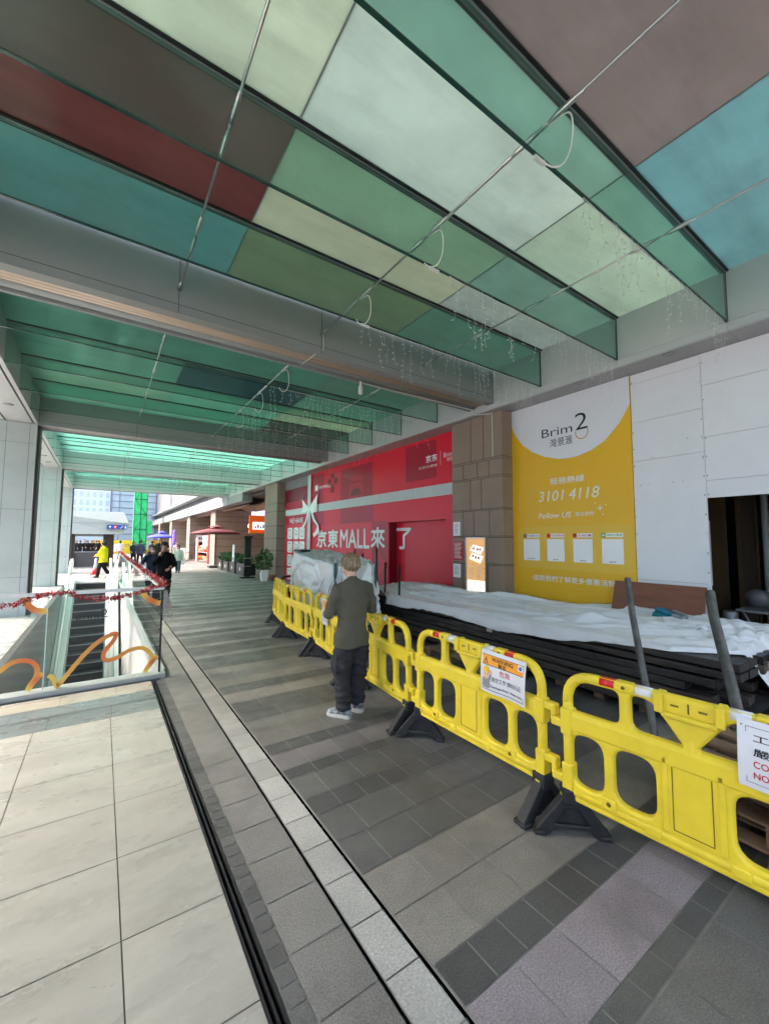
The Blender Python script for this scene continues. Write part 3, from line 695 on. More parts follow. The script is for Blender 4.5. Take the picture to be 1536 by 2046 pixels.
b = MB(); wall_text(b, 'Brim', xx, 4.697, 4.075, 3.785, 3.945, -.004); wall_text(b, '2', xx, 4.02, 3.79, 3.79, 4.09, -.006); wall_text(b, '灣景滙', xx, 4.53, 4.076, 3.57, 3.73)
obj('black_lettering', b, M['black'], t)
b = MB(); 
for k in range(18):                                  # the gold ring that completes the figure 8
    a0, a1 = R(160+k*13), R(160+(k+1)*13); r0, r1 = .105, .122
    c = Vector((xx-.001, 3.90, 3.735)); f = lambda r, a: c+WY*r*math.cos(a)+WZ*r*math.sin(a)
    b.quad(f(r0, a0), f(r0, a1), f(r1, a1), f(r1, a0))
obj('gold_ring', b, M['gold'], t)
heads = ((5.155, 4.796, 'FACEBOOK', 'black'), (4.635, 4.286, 'INSTAGRAM', 'redink'), (4.117, 3.766, '小紅書', 'redink'), (3.61, 3.261, '微信公眾號', 'green'))
M['green'] = mat('green_ink', srgb(40, 160, 60), .5)
cards = MB(); 
for yl, yr, s_, c_ in heads:
    cards.poly(rrect(0, yl-yr-.075, 0, .07, .01), (xx, yl-.075, 1.875), WY, WZ); cards.poly(rrect(0, yl-yr, 0, .41, .015), (xx, yl, 1.435), WY, WZ)
split('white_card', cards, [M['ink']], t)
cl = MB(); xx2 = xx-.002
for i, (yl, yr, s_, c_) in enumerate(heads):
    mi = ('black', 'redink', 'green').index(c_)
    cl.poly(rrect(0, .065, 0, .07, .008), (xx, yl, 1.875), WY, WZ, 0, mi)
    wall_text(cl, s_, xx2, yl-.085, yr+.01, 1.89, 1.93, .01, 0, mi)
    wall_text(cl, ['BRIM28MALL', 'BRIM28', 'BRIM28', 'BRIM28'][i], xx2, (yl+yr)/2+(.09 if i == 0 else .05), (yl+yr)/2-(.09 if i == 0 else .05), 1.458, 1.477, .01, 0, 0)
wall_text(cl, 'f', xx2-.001, 5.13, 5.11, 1.88, 1.935, .02, 0, 3)
cl.poly([(.02*math.cos(R(30*k)), .02*math.sin(R(30*k))) for k in range(12)], (xx2-.001, 3.577, 1.91), WY, WZ, 0, 3)
obj('card_lettering', cl, [M['black'], M['redink'], M['green'], M['ink']], t)

# white board partition with the opening into the work room
M['board'] = mat('white_board', (.76, .765, .79), .55, var=.03, vscale=1.0, dirt=.05, dscale=.8)
t = thing('board_partition', 'white board partition with seams and screws around the dark work room opening', 'partition', (XW, 1, 0))
b = MB(); T = XW+.03; g = .0025
def bd(y0, y1, z0, z1, dx=0): b.box(XW+dx, T, y0+g, y1-g, z0+g, z1-g)
bd(2.135, 3.08, 4.33, ZS-.002, .004); bd(2.135, 3.08, 3.70, 4.33); bd(2.135, 3.08, 3.075, 3.70, .001); bd(2.135, 3.08, 1.22, 3.075); bd(2.135, 3.08, .02, 1.22, .001)
for y1, y0 in ((2.135, .7), (.7, -.75), (-.75, -2.2), (-2.2, -3.6)):
    bd(y0, y1, 4.02, ZS-.002, -.002); bd(y0, y1, 3.28, 4.02); bd(y0, y1, 2.66, 3.28, .001); bd(y0, y1, 2.415, 2.66)
    if y1 < 0: bd(y0, y1, .02, 2.415)
obj('board', b, M['board'], t)
b = MB(); random.seed(11)
for yb in (3.06, 2.155, 2.115, .72, .68):
    for k in range(16): b.box(XW-.003, XW+.001, yb-.006, yb+.006, .3+k*.27+random.uniform(-.02, .02), .3+k*.27+.012)
for k in range(26):
    yb = random.uniform(-2, 3); zb = random.choice((4.02, 3.28, 3.70, 3.075, 2.66))+.02
    b.box(XW-.003, XW+.001, yb-.006, yb+.006, zb, zb+.012)
obj('screw', b, M['grey'], t); t.children[-1]['kind'] = 'stuff'
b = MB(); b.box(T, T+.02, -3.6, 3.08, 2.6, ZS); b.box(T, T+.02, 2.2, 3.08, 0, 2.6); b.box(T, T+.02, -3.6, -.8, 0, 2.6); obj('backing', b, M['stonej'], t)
# the dark work room behind the opening
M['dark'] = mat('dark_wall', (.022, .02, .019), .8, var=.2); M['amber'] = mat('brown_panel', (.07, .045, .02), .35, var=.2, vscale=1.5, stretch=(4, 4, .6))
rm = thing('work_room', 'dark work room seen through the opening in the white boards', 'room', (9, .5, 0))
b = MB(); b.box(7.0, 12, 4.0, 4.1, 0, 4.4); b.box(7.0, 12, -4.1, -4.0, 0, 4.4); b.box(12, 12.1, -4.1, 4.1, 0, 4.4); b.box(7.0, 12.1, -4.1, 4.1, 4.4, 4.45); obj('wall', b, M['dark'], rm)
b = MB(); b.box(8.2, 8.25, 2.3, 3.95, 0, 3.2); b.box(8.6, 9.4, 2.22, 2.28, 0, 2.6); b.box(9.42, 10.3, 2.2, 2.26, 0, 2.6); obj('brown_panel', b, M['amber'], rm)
b = MB(); b.cyl((9.45, 2.1, 0), (9.45, 2.1, 3.6), .05); obj('pipe', b, M['white'], rm)
t = thing('wall_notice', 'large white notice with red bands inside the dark room', 'notice', (8.19, 2.75, 1.1))
b = MB(); b.box(8.175, 8.19, 2.50, 2.95, 1.1, 2.15); obj('sheet', b, M['ink'], t)
b = MB(); wr(b, 2.93, 2.52, 2.05, 2.13, 8.172); wr(b, 2.93, 2.52, 1.93, 1.97, 8.172); obj('red_band', b, M['redink'], t)
b = MB()
for k in range(5): wr(b, 2.9, 2.6+.03*(k % 3), 1.50+k*.08, 1.515+k*.08, 8.172)
wr(b, 2.60, 2.54, 1.32, 1.40, 8.172); obj('print_lines', b, M['grey'], t)
M['steeld'] = mat('dull_steel', (.22, .22, .23), .45, metal=.6, var=.2)
t = thing('work_table', 'folding work table cluttered with tools in the dark room', 'table', (7.75, 1.6, 0))
b = MB(); b.box(7.35, 8.15, .6, 2.0, .84, .87); obj('tabletop', b, M['steeld'], t)
for (xa, ya, xb, yb) in ((7.45, .7, 8.05, .9), (8.05, .7, 7.45, .9), (7.45, 1.75, 8.05, 1.95), (8.05, 1.75, 7.45, 1.95)):
    b = MB(); b.cyl((xa, ya, 0), (xb, yb, .84), .016); obj('leg', b, M['steeld'], t)
t = thing('work_bench', 'dark bench with jars along the back of the room', 'bench', (9.6, .9, 0))
b = MB(); b.cbox(9.2, 10.0, -.6, 2.0, 1.08, 1.14); b.box(9.25, 9.95, -.5, 1.9, .1, 1.08); obj('body', b, M['dark'], t)
for k, (ya, hh) in enumerate(((1.8, .22), (1.4, .16), (1.1, .28), (.7, .2), (.3, .24))):
    one('jar', MB().lathe((9.4, ya, 1.14), [(.05, 0), (.055, .03), (.055, hh*.7), (.03, hh*.85), (.03, hh)], 12), mat('jar_%d' % k, random.choice(((.3, .25, .15), (.1, .1, .12), (.35, .08, .06))), .3), ['tall jar at the left end of the dark bench', 'short jar second from the left on the dark bench', 'tallest bottle in the middle of the dark bench', 'jar right of the tallest bottle on the dark bench', 'jar at the right end of the dark bench'][k], 'jar')
def blob(sx, sy, sz, seed, amp=.25, n=18):
    b = MB(); b.ball((0, 0, sz), sx, sy, sz, 0, n, n-6); b.v = [tuple(Vector(p)+Vector(p).normalized()*amp*min(sx, sy, sz)*fbm(Vector(p)*6/max(sx, sz)+Vector((seed, 0, 0)), 3)) for p in b.v]
    zmin = min(p[2] for p in b.v); b.v = [(p[0], p[1], max(0, p[2]-zmin*.3)) for p in b.v]; return b
def put(b, loc): return b.xf(Matrix.Translation(loc))
one('bag', put(blob(.10, .14, .13, 3), (7.75, 1.85, .87)), mat('white_plastic', (.09, .095, .10), .3), 'white plastic bag of things on the work table', 'bag')
one('plastic_tub', MB().lathe((7.8, 1.35, .87), [(.13, 0), (.16, .16), (.17, .16), (.17, .18), (.15, .18)], 16), mat('red_plastic', (.4, .02, .02), .35), 'red plastic tub on the work table', 'tub')
one('cardboard_box', MB().cbox(7.9, 8.1, 1.5, 1.85, .87, 1.07, .005), mat('green_card', (.12, .2, .14), .7), 'pale green carton behind the red tub', 'box')
one('paint_drum', MB().lathe((7.3, 2.05, 0), [(.09, 0), (.09, .5), (.1, .5), (.1, .54), (.09, .54), (.09, .82), (.07, .84)], 14), M['steeld'], 'slim steel drum standing at the edge of the opening', 'drum')
# ------------------------------------------------------------------ glass railing and escalator on the left
M['rail_glass'] = glass('railing_glass', (.965, .98, .975), 1.0)
M['edge_glass'] = mat('pale_glass_edge', (.45, .62, .58), .2)
M['satin'] = mat('satin_steel', (.50, .51, .51), .35, metal=.8, var=.05, vscale=6)
M['curb'] = mat('curb_metal', (.36, .37, .36), .4, metal=.4, var=.06)
YR = 6.27
t = thing('glass_railing', 'low glass railing with orange squiggles and a steel curb around the escalator well', 'railing', (.7, YR, 0))
b = MB()
b.box(-6, .76, 6.16, 6.36, 0, .055); b.box(.64, .78, 6.36, 22.2, 0, .055)
obj('curb', b, M['curb'], t)
b = MB()
b.box(-6, .715, YR-.025, YR+.025, 1.135, 1.175); b.box(.675, .725, YR, 22.2, 1.135, 1.175)
obj('top_rail', b, M['satin'], t)
xs = [-6, -4.6, -3.2, -1.83, -.49, .685]
for a, c in zip(xs, xs[1:]):
    b = MB(); b.box(a+.006, c-.006, YR-.006, YR+.006, .056, 1.134); obj('glass_panel', b, M['rail_glass'], t)
ys = [YR+.02, 8.2, 10.2, 12.2, 14.2, 16.2, 18.2, 20.2, 22.18]
for a, c in zip(ys, ys[1:]):
    b = MB(); b.box(.694, .706, a+.006, c-.006, .056, 1.134); obj('glass_panel', b, M['rail_glass'], t)
b = MB(); b.box(.688, .712, YR-.012, YR+.012, .055, 1.135); obj('corner_post', b, M['joint'], t)
for xx in (-.49, -1.83): 
    b = MB(); b.box(xx-.004, xx+.004, YR-.007, YR+.007, .056, 1.134); obj('panel_joint', b, M['edge_glass'], t)
# orange squiggles printed on the glass, in front panel coordinates taken off the railing
def ribbon(pts, wd, y, mats_n=3):
    mb = MB(); n = len(pts)
    # Catmull-Rom
    out = []
    P_ = [pts[0]]+pts+[pts[-1]]
    for i in range(n-1):
        p0, p1, p2, p3 = [Vector(q) for q in P_[i:i+4]]
        for k in range(8):
            s = k/8; out.append(.5*((2*p1)+(p2-p0)*s+(2*p0-5*p1+4*p2-p3)*s*s+(3*p1-p0-3*p2+p3)*s**3))
    out.append(Vector(pts[-1])); L = len(out)
    for i in range(L-1):
        d0 = (out[min(i+1, L-1)]-out[max(i-1, 0)]).normalized(); d1 = (out[min(i+2, L-1)]-out[i]).normalized()
        n0 = Vector((-d0.y, d0.x))*wd/2; n1 = Vector((-d1.y, d1.x))*wd/2
        q = [out[i]-n0, out[i+1]-n1, out[i+1]+n1, out[i]+n0]
        tt = i/L; c0, c1 = Vector(srgb(226, 186, 84)), Vector(srgb(214, 112, 58)); m = .5-.5*math.cos(tt*2*math.pi*1.0)
        mb.add([(p.x, y, p.y) for p in q], [(0, 1, 2, 3)], 0, tuple(c0.lerp(c1, m)))
    return mb
M['squig'] = mat('squiggle_print', (.7, .4, .1), .45, attr='tint')
YD = YR-.009
V2 = lambda L: [Vector(p) for p in L]
sq = [[(-1.05, .22), (-.96, .27), (-.868, .333), (-.78, .403), (-.687, .418), (-.598, .386), (-.55, .303), (-.56, .205), (-.605, .126), (-.626, .069)], [(-.626, .069), (-.586, .135), (-.531, .212), (-.495, .246)],
      [(-.446, .209), (-.399, .169), (-.364, .08), (-.334, .1), (-.237, .237), (-.115, .4), (.012, .529), (.145, .606), (.203, .606), (.172, .521), (.106, .434), (.076, .358), (.112, .298), (.216, .309), (.344, .38), (.477, .396), (.567, .34), (.608, .263), (.586, .181), (.527, .078)],
      [(.539, .09), (.611, .191), (.675, .27)], [(-.723, 1.13), (-.68, 1.059), (-.608, .983), (-.497, .952)], [(.474, 1.107), (.528, 1.031), (.619, .974), (.68, .954)],
      [(-1.9, .3), (-1.7, .42), (-1.5, .40), (-1.42, .26), (-1.46, .08)], [(-2.6, .2), (-2.2, .5), (-2.0, .6), (-2.1, .35)]]
for i, p in enumerate(sq):
    obj('printed_squiggle', ribbon(V2(p), .050 if i < 4 else .066, YD-.0006*i), M['squig'], t, fix=False)
b = MB(); fit_text(b, 'Brim', (-.213, YD-.002, .825), (1, 0, 0), WZ, .225, .05, -.004); fit_text(b, '2', (.03, YD-.002, .83), (1, 0, 0), WZ, .075, .10, -.006); obj('glass_lettering', b, M['black'], t)

# escalator: steps rising away from the viewer to a landing at Y = 21.6
M['step'] = mat('escalator_step', (.045, .045, .047), .4, metal=.5); M['stepn'] = mat('step_nose', (.42, .42, .42), .4, metal=.6)
M['bal'] = mat('balustrade_steel', (.74, .75, .75), .3, metal=.25, var=.04); M['rubber'] = mat('handrail_rubber', (.30, .31, .31), .35)
t = thing('escalator', 'steep escalator with dark grooved steps rising to the far landing', 'escalator', (-.3, 17, -3))
M['bal_glass'] = glass('balustrade_glass', (.985, .99, .985), .6)
sx0, sx1 = -.80, .22; TR = .40; RS = TR*math.tan(R(30)); Y0 = 21.2
sb = MB(); sn = MB()
for k in range(23):
    y1 = Y0-TR*k; z = -.02-RS*k
    sb.box(sx0, sx1, y1-TR, y1+.02, z-RS-.06, z-RS-.0) if k else None
    sb.box(sx0, sx1, y1-.012, y1, z-RS, z-.0)
    for q in range(25): sb.box(sx0+q*.04+.008, sx0+q*.04+.028, y1-TR+.012, y1-.012, z-RS, z-RS+.012, 0)
    sn.box(sx0, sx1, y1-.016, y1+.035, z-.022, z+.004)
obj('steps', sb, M['step'], t); obj('step_edges', sn, M['stepn'], t)
b = MB(); b.box(sx0-.25, sx1+.25, Y0, 22.3, -.25, .005); obj('landing_plate', b, M['satin'], t)
SL = math.tan(R(30))
def incl(mb, x0, x1, za, zb, ya=12.0, yb=21.3, mi=0):
    """box following the slope"""
    za0, zb0 = za-(Y0-ya)*SL, zb-(Y0-ya)*SL; za1, zb1 = za-(Y0-yb)*SL, zb-(Y0-yb)*SL
    vs = [(x0, ya, za0), (x1, ya, za0), (x1, ya, zb0), (x0, ya, zb0), (x0, yb, za1), (x1, yb, za1), (x1, yb, zb1), (x0, yb, zb1)]
    mb.add(vs, [(0, 1, 2, 3), (4, 7, 6, 5), (0, 4, 5, 1), (1, 5, 6, 2), (2, 6, 7, 3), (3, 7, 4, 0)], mi)
for x0, x1, side in ((sx0-.36, sx0-.03, -1), (sx1+.03, sx1+.27, 1)):
    b = MB(); incl(b, x0, x1, -.6, .22); incl(b, x0+.02, x1-.02, .22, .26); b.box(x0, x1, 21.3, 22.25, -.5, .24); bl = obj('balustrade', b, M['bal'], t)
    b = MB(); xm = (x0+x1)/2; incl(b, xm-.006, xm+.006, .26, .90); b.box(xm-.006, xm+.006, 21.3, 22.2, .24, .90); obj('side_glass', b, M['bal_glass'], t)
    b = MB(); pth = [(xm, 12, .93-(Y0-12)*SL), (xm, 21.0, .93-.2*SL), (xm, 21.5, .95), (xm, 22.15, .95), (xm, 22.3, .87), (xm, 22.35, .7), (xm, 22.25, .5)]
    b.tube(pth, [(.042, .024)]*7, 10, side=(1, 0, 0)); obj('handrail', b, M['bal'], t)
b = MB(); incl(b, .50, .62, -.4, .75); obj('outer_cladding', b, M['bal'], t)
b = MB(); incl(b, sx0-.012, sx0-.001, -.2, .12); incl(b, sx1+.001, sx1+.012, -.2, .12); obj('skirt', b, M['bal'], t)

# red foliage garlands along the rail
M['leafr'] = mat('red_leaf', (.36, .012, .03), .5, attr='tint')
def garland(path, n, rad, seedn, name, lab):
    random.seed(seedn); mb = MB(); P_ = [Vector(p) for p in path]; ls = [(b-a).length for a, b in zip(P_, P_[1:])]; T = sum(ls)
    for k in range(n):
        d = random.random()*T; i = 0
        while d > ls[i] and i < len(ls)-1: d -= ls[i]; i += 1
        p = P_[i].lerp(P_[i+1], d/ls[i]); rr = rad*(.55+.8*abs(mnoise.noise(p*2.3)))
        p = p+Vector([random.gauss(0, rr*.5) for _ in range(3)])
        u = Vector([random.uniform(-1, 1) for _ in range(3)]).normalized(); v = u.orthogonal().normalized(); s = random.uniform(.012, .024)
        kk = random.random(); c = (.42*(.5+kk), .012+.02*kk, .035) if kk < .93 else (.35, .30, .27)
        mb.add([p-u*s, p+v*s*.45, p+u*s, p-v*s*.45], [(0, 1, 2, 3)], 0, c)
    mb.tube(path, .005, 5)
    return one(name, mb, M['leafr'], lab, 'garland')
garland([(-2.6, 6.235, 1.14), (-1.6, 6.235, 1.03), (-.906, 6.235, 1.05), (-.766, 6.235, 1.06), (-.654, 6.235, 1.11), (-.528, 6.235, 1.155), (-.301, 6.235, 1.165), (-.213, 6.23, 1.11), (-.046, 6.23, 1.075), (.126, 6.23, 1.06), (.302, 6.23, 1.09), (.424, 6.23, 1.11), (.548, 6.23, 1.16), (.73, 6.23, 1.20)], 1700, .046, 5, 'garland', 'red leaf garland drooping along the front glass railing')
garland([(.72, 6.23, 1.2), (.72, 7.2, 1.2), (.72, 8.5, 1.17), (.72, 10, 1.18), (.72, 12.5, 1.2), (.72, 16, 1.2), (.72, 20, 1.22), (.72, 22.2, 1.25)], 4200, .06, 6, 'garland', 'red leaf garland running away along the side railing')
t = thing('dried_spray', 'wispy dried silver spray hanging off the railing corner', 'spray', (.75, 6.3, .9)); random.seed(9)
b = MB()
for k in range(46):
    p = Vector((.74, 6.25, 1.12)); d = Vector((random.uniform(-.1, .35), random.uniform(-.3, .2), -1)).normalized(); L = random.uniform(.15, .42); pts = [p+d*L*s+Vector((random.gauss(0, .012), random.gauss(0, .012), 0)) for s in (0, .4, .7, 1)]
    b.tube(pts, .0018, 3)
    for s in range(5):
        q = p+d*L*random.uniform(.3, 1); u = Vector([random.uniform(-1, 1) for _ in range(3)])*.018; b.add([q-u, q+u.orthogonal()*.25, q+u], [(0, 1, 2)])
obj('twigs', b, mat('silver_twig', (.5, .48, .46), .6), t)

# ------------------------------------------------------------------ yellow barriers
M['by'] = mat('barrier_yellow', srgb(228, 200, 50), .42, spec=.4, var=.06, vscale=5, dirt=.10, dscale=4, rvar=.1, bump=.05, bscale=90)
M['bl'] = mat('barrier_groove', (.16, .11, .01), .6)
M['bm'] = mat('barrier_maroon', srgb(104, 36, 30), .5, var=.1, dirt=.2)
M['foot'] = mat('black_rubber', (.018, .018, .019), .6, var=.35, vscale=12, dirt=.2, bump=.2, bscale=60)
M['tr'] = mat('red_tape', srgb(205, 22, 28), .35, spec=.5); M['tw'] = mat('white_tape', (.68, .69, .70), .35, spec=.5)
BL = 1.34
RX = Matrix.Rotation(R(90), 4, 'X')
def mk_barrier(name, label, my, group):
    t = thing(name, label, 'barrier', (0, 0, 0), group)
    outer = fillet([(0, .215), (BL, .215), (BL, 1.0), (0, 1.0)], [.02, .02, .2, .2], 8)
    def mir(p): return [(BL-a, c) for a, c in reversed(p)]
    h1 = fillet([(.055, .752), (.335, .752), (.335, .942), (.055, .942)], [.03, .055, .04, .14], 5)
    h2 = fillet([(.395, .752), (.632, .752), (.632, .765), (.50, .942), (.395, .942)], [.055, .03, .05, .05, .04], 4)
    l1 = fillet([(.055, .318), (.242, .318), (.242, .622), (.055, .622)], .085, 5)
    l2 = fillet([(.298, .318), (.508, .318), (.508, .622), (.298, .622)], .085, 5)
    hs = [h1, h2, l1, l2]; hs += [mir(h) for h in hs]
    vs, fs = plate(outer, hs, .027, .018, 3)
    b = MB(); b.add([RX @ v for v in vs], fs, 0, None, False)
    b.cbox(.03, BL-.03, -.036, .036, .635, .735, .012); b.cbox(.03, BL-.03, -.031, .031, .705, .742, .01)
    b.tube([(.05, 0, .268), (BL-.05, 0, .268)], .034, 10)
    for x in (.028, BL-.028): b.tube([(x, 0, .215), (x, 0, .80)], .031, 10); b.cbox(x-.036, x+.036, -.04, .04, .60, .76, .01); b.cbox(x-.034, x+.034, -.038, .038, .215, .43, .01)
    for x in (.27, BL-.27): b.tube([(x, 0, .29), (x, 0, .66)], .026, 8); b.cbox(x-.045, x+.045, -.036, .036, .262, .335, .012)
    for x in (.365, BL-.365): b.tube([(x, 0, .72), (x, 0, .97)], .026, 8); b.cbox(x-.05, x+.05, -.034, .034, .945, 1.004, .012)
    arc = [(.028, 0, .78), (.03, 0, .84), (.05, 0, .90), (.09, 0, .945), (.14, 0, .966), (.2, 0, .972), (.5, 0, .972)]
    b.tube(arc, .03, 10); b.tube([(BL-p[0], 0, p[2]) for p in arc], .03, 10)
    b.tube([(BL/2, 0, .66), (BL/2, 0, .80)], [.036, .03], 10)
    # dished triangular badge plate at the top
    for sy in (-1, 1):
        o_ = [(.49, 1.0), (BL-.49, 1.0), (BL/2+.02, .77), (BL/2-.02, .77)]; i_ = [(.555, .992), (BL-.555, .992), (BL-.575, .915), (.575, .915)]
        b.cbox(.52, .56, sy*.036-.014, sy*.036+.014, .90, 1.0, .008); b.cbox(BL-.56, BL-.52, sy*.036-.014, sy*.036+.014, .90, 1.0, .008)
        b.cbox(.55, BL-.55, sy*.036-.012, sy*.036+.012, .885, .912, .008)
    b.cbox(.535, .57, -.036, .036, .30, .68, .01); b.cbox(BL-.57, BL-.535, -.036, .036, .30, .68, .01); b.cbox(.545, BL-.545, -.030, .030, .30, .66, .005)
    # male and female hooks at the ends
    for z in (.70, .37): b.cbox(BL-.02, BL+.085, -.03, .03, z, z+.05, .012); b.cbox(BL+.05, BL+.085, -.03, .03, z-.05, z+.02, .01)
    for z in (.63, .30): b.cbox(-.075, .02, -.032, .032, z, z+.055, .012)
    for x in (.49, BL-.49): b.cbox(x-.04, x+.04, -.04, .04, .235, .30, .016)
    obj('frame', b, my, t, False)
    gb_ = (MB(), MB(), MB())
    for sy in (-1, 1):
        g = gb_[0]; y = sy*.0312
        for x0, x1, z0, z1 in ((.585, .589, .325, .648), (BL-.589, BL-.585, .325, .648), (.589, BL-.589, .325, .329), (.589, BL-.589, .644, .648)): g.box(x0, x1, y-.0012, y+.0012, z0, z1)
        g = gb_[1]
        for x in (.61, BL-.61): g.box(x-.018, x+.018, sy*.027-.002, sy*.027+.002, .945, .955)
        g.box(BL/2-.004, BL/2+.004, sy*.027-.002, sy*.027+.002, .925, .975)
        g = gb_[2]
        for x in (.27, BL-.27): 
            g.cyl((x, sy*.0350, .30), (x, sy*.0372, .30), .013, n=12)
        for x in (.365, BL-.365): g.cyl((x, sy*.033, .975), (x, sy*.0352, .975), .011, n=12)
    for n_, g in zip(('panel_border', 'badge_slots', 'bolt_holes'), gb_): obj(n_, g, M['bl'], t, False)
    for x0, m in ((.235, 'tr'), (.425, 'tw'), (BL-.315, 'tr'), (BL-.505, 'tw')):
        tb = MB(); tb.tube([(x0, 0, .972), (x0+.08, 0, .972)], .0318, 12); obj('tape_band', tb, M[m], t, False)
    for x in (.028, BL-.028):
        f = MB(); out = fillet([(-.215, 0), (-.215, .03), (-.055, .225), (-.05, .275), (.05, .275), (.055, .225), (.215, .03), (.215, 0), (.135, 0), (.11, .04), (-.11, .04), (-.135, 0)], .015, 2)
        hole = fillet([(-.10, .07), (.10, .07), (.035, .165), (-.035, .165)], .012, 2)
        vs, fs = plate(out, [hole], .034, .008, 1); f.add([Vector((v.z+x, v.x, v.y)) for v in vs], fs)
        f.box(x-.012, x+.012, -.10, .10, .05, .17); f.cbox(x-.05, x+.05, -.052, .052, .19, .28, .012)
        for s in (-1, 1): f.cbox(x-.05, x+.05, s*.19-.035, s*.19+.035, 0, .028, .008)
        fm = Matrix.Translation((x, 0, 0)) @ Matrix.Rotation(R(-48) if x < .5 else R(-6), 4, 'Z') @ Matrix.Translation((-x, 0, 0)); f.xf(fm)
        ft = obj('foot', f, M['foot'], t, False)
        k = MB(); k.cbox(x-.018, x+.018, -.056, -.05, .215, .24, .003); k.cbox(x-.018, x+.018, .05, .056, .215, .24, .003); k.xf(fm); obj('foot_clip', k, my, ft, False)
    return t
GB = 'yellow interlocking plastic barriers in a row'
bar = mk_barrier('safety_barrier', 'yellow plastic barrier nearest the viewer, cut off by the picture edge, with the construction notice', M['by'], GB)
def bang(a, c): return math.atan2(c[1]-a[1], c[0]-a[0])
segs = [((2.462, 1.56), (2.585, .10), None), ((2.478, 3.04), (2.470, 1.62), 'yellow barrier carrying the orange overhead work sign'), ((2.625, 4.50), (2.488, 3.08), 'yellow barrier right behind the man in the olive sweatshirt'),
        ((2.80, 5.95), (2.635, 4.54), 'yellow barrier left of the man, with the small faded notice'), ((2.875, 7.40), (2.808, 5.98), 'yellow barrier in front of the silver covered trolley'), ((3.16, 8.82), (2.885, 7.44), 'farthest yellow barrier, at the bend of the row')]
for i, (a, c, lb) in enumerate(segs):
    o = bar if i == 0 else dup(bar, (0, 0, 0), 0, lb, GB)
    o.location = (a[0], a[1], 0); o.rotation_euler = (R((0, -.5, .9, -.6, .7, -.4)[i]), 0, bang(a, c))
mb_ = mk_barrier('safety_barrier', 'maroon plastic barrier standing behind the end of the yellow row', M['bm'], 'plastic barriers behind the yellow row')
mb_.location = (3.35, 9.05, 0); mb_.rotation_euler = (0, 0, R(12))

# notices hung on the barriers (local frame of the panel: X along it, -Y towards the walkway)
def on_panel(i): a, c, _ = segs[i]; return Matrix.Translation((a[0], a[1], 0)) @ Matrix.Rotation(bang(a, c), 4, 'Z')
M['orange'] = mat('orange_print', srgb(246, 160, 40), .45); M['paper'] = mat('laminated_sheet', (.68, .68, .70), .25, spec=.5, coat=.3)
M['skin'] = mat('printed_skin', srgb(230, 180, 150), .5); M['blue'] = mat('blue_print', srgb(40, 120, 180), .4); M['hat'] = mat('printed_yellow', srgb(240, 190, 30), .5)
def sheet(name, lab, i, u0, w_, z1, h_, tilt=0.0, curl=.02):
    Mx = on_panel(i) @ Matrix.Translation((u0, -.046, z1)) @ Matrix.Rotation(R(tilt), 4, 'Y')
    t = thing(name, lab, 'sign'); t.matrix_world = Mx; t['_o'] = [0, 0, 0]
    def y_(u, v): return -curl*(math.sin(math.pi*v/h_*.9)*.6)-.01*math.sin(7*u/w_)*v/h_
    def put2(mb, d):                                  # bend flat artwork (X, Z) on to the curled sheet
        mb.v = [(p[0], y_(p[0], -p[2])-d+p[1], p[2]) for p in mb.v]; return mb
    b = MB(); b.grid(lambda s, q: (s*w_, y_(s*w_, q*h_), -q*h_), 14, 14)
    b2 = MB(); b2.v = [(p[0], p[1]+.0012, p[2]) for p in b.v]; b2.f = [list(reversed(f)) for f in b.f]
    b.add(b2.v, b2.f, 0, None, True); obj('sheet', b, M['paper'], t, False)
    return t, put2
def strip(mb, x0, x1, z0, z1, mi=0, n=10):
    for k in range(n): mb.quad((x0+(x1-x0)*k/n, 0, z0), (x0+(x1-x0)*(k+1)/n, 0, z0), (x0+(x1-x0)*(k+1)/n, 0, z1), (x0+(x1-x0)*k/n, 0, z1), mi)
def ft(mb, s, x, z, w_, h_, bold=0, mi=0): fit_text(mb, s, (x, 0, z), (1, 0, 0), WZ, w_, h_, bold, 0, mi)
W_, H_ = .40, .305
t, pt = sheet('warning_sign', 'laminated orange and white overhead work warning sign with a helmeted worker', 1, .835, W_, .985, H_, 2)
b = MB(); strip(b, .018, W_-.018, -.10, -.03); obj('orange_band', pt(b, .0022), M['orange'], t, False)
b = MB()
for x0, x1, z0, z1 in ((.016, W_-.016, -.031, -.028), (.016, W_-.016, -.104, -.100), (.016, W_-.016, -.283, -.279)): strip(b, x0, x1, z0, z1)
for x0 in (.016, W_-.019): b.quad((x0, 0, -.283), (x0+.003, 0, -.283), (x0+.003, 0, -.028), (x0, 0, -.028))
b.poly([(0, 0), (.045, 0), (.0225, .048)], (.03, 0, -.092), (1, 0, 0), WZ)
ft(b, 'WARNING', .105, -.068, .19, .03, .015); ft(b, '警告', .165, -.099, .07, .027, .01)
ft(b, '高空工作 請勿行近', .115, -.212, .25, .036); ft(b, 'Overhead Work - Keep Away', .105, -.262, .27, .022, .02)
obj('black_print', pt(b, .0034), M['black'], t, False)
b = MB(); b.poly([(0, 0), (.031, 0), (.0155, .034)], (.037, 0, -.088), (1, 0, 0), WZ); obj('triangle_fill', pt(b, .0042), M['orange'], t, False)
b = MB(); b.quad((.050, 0, -.078), (.055, 0, -.078), (.056, 0, -.062), (.049, 0, -.062)); b.quad((.050, 0, -.085), (.055, 0, -.085), (.055, 0, -.081), (.050, 0, -.081)); obj('exclamation_mark', pt(b, .005), M['black'], t, False)
b = MB(); ft(b, '危險', .18, -.158, .09, .042); obj('red_print', pt(b, .0034), M['redink'], t, False)
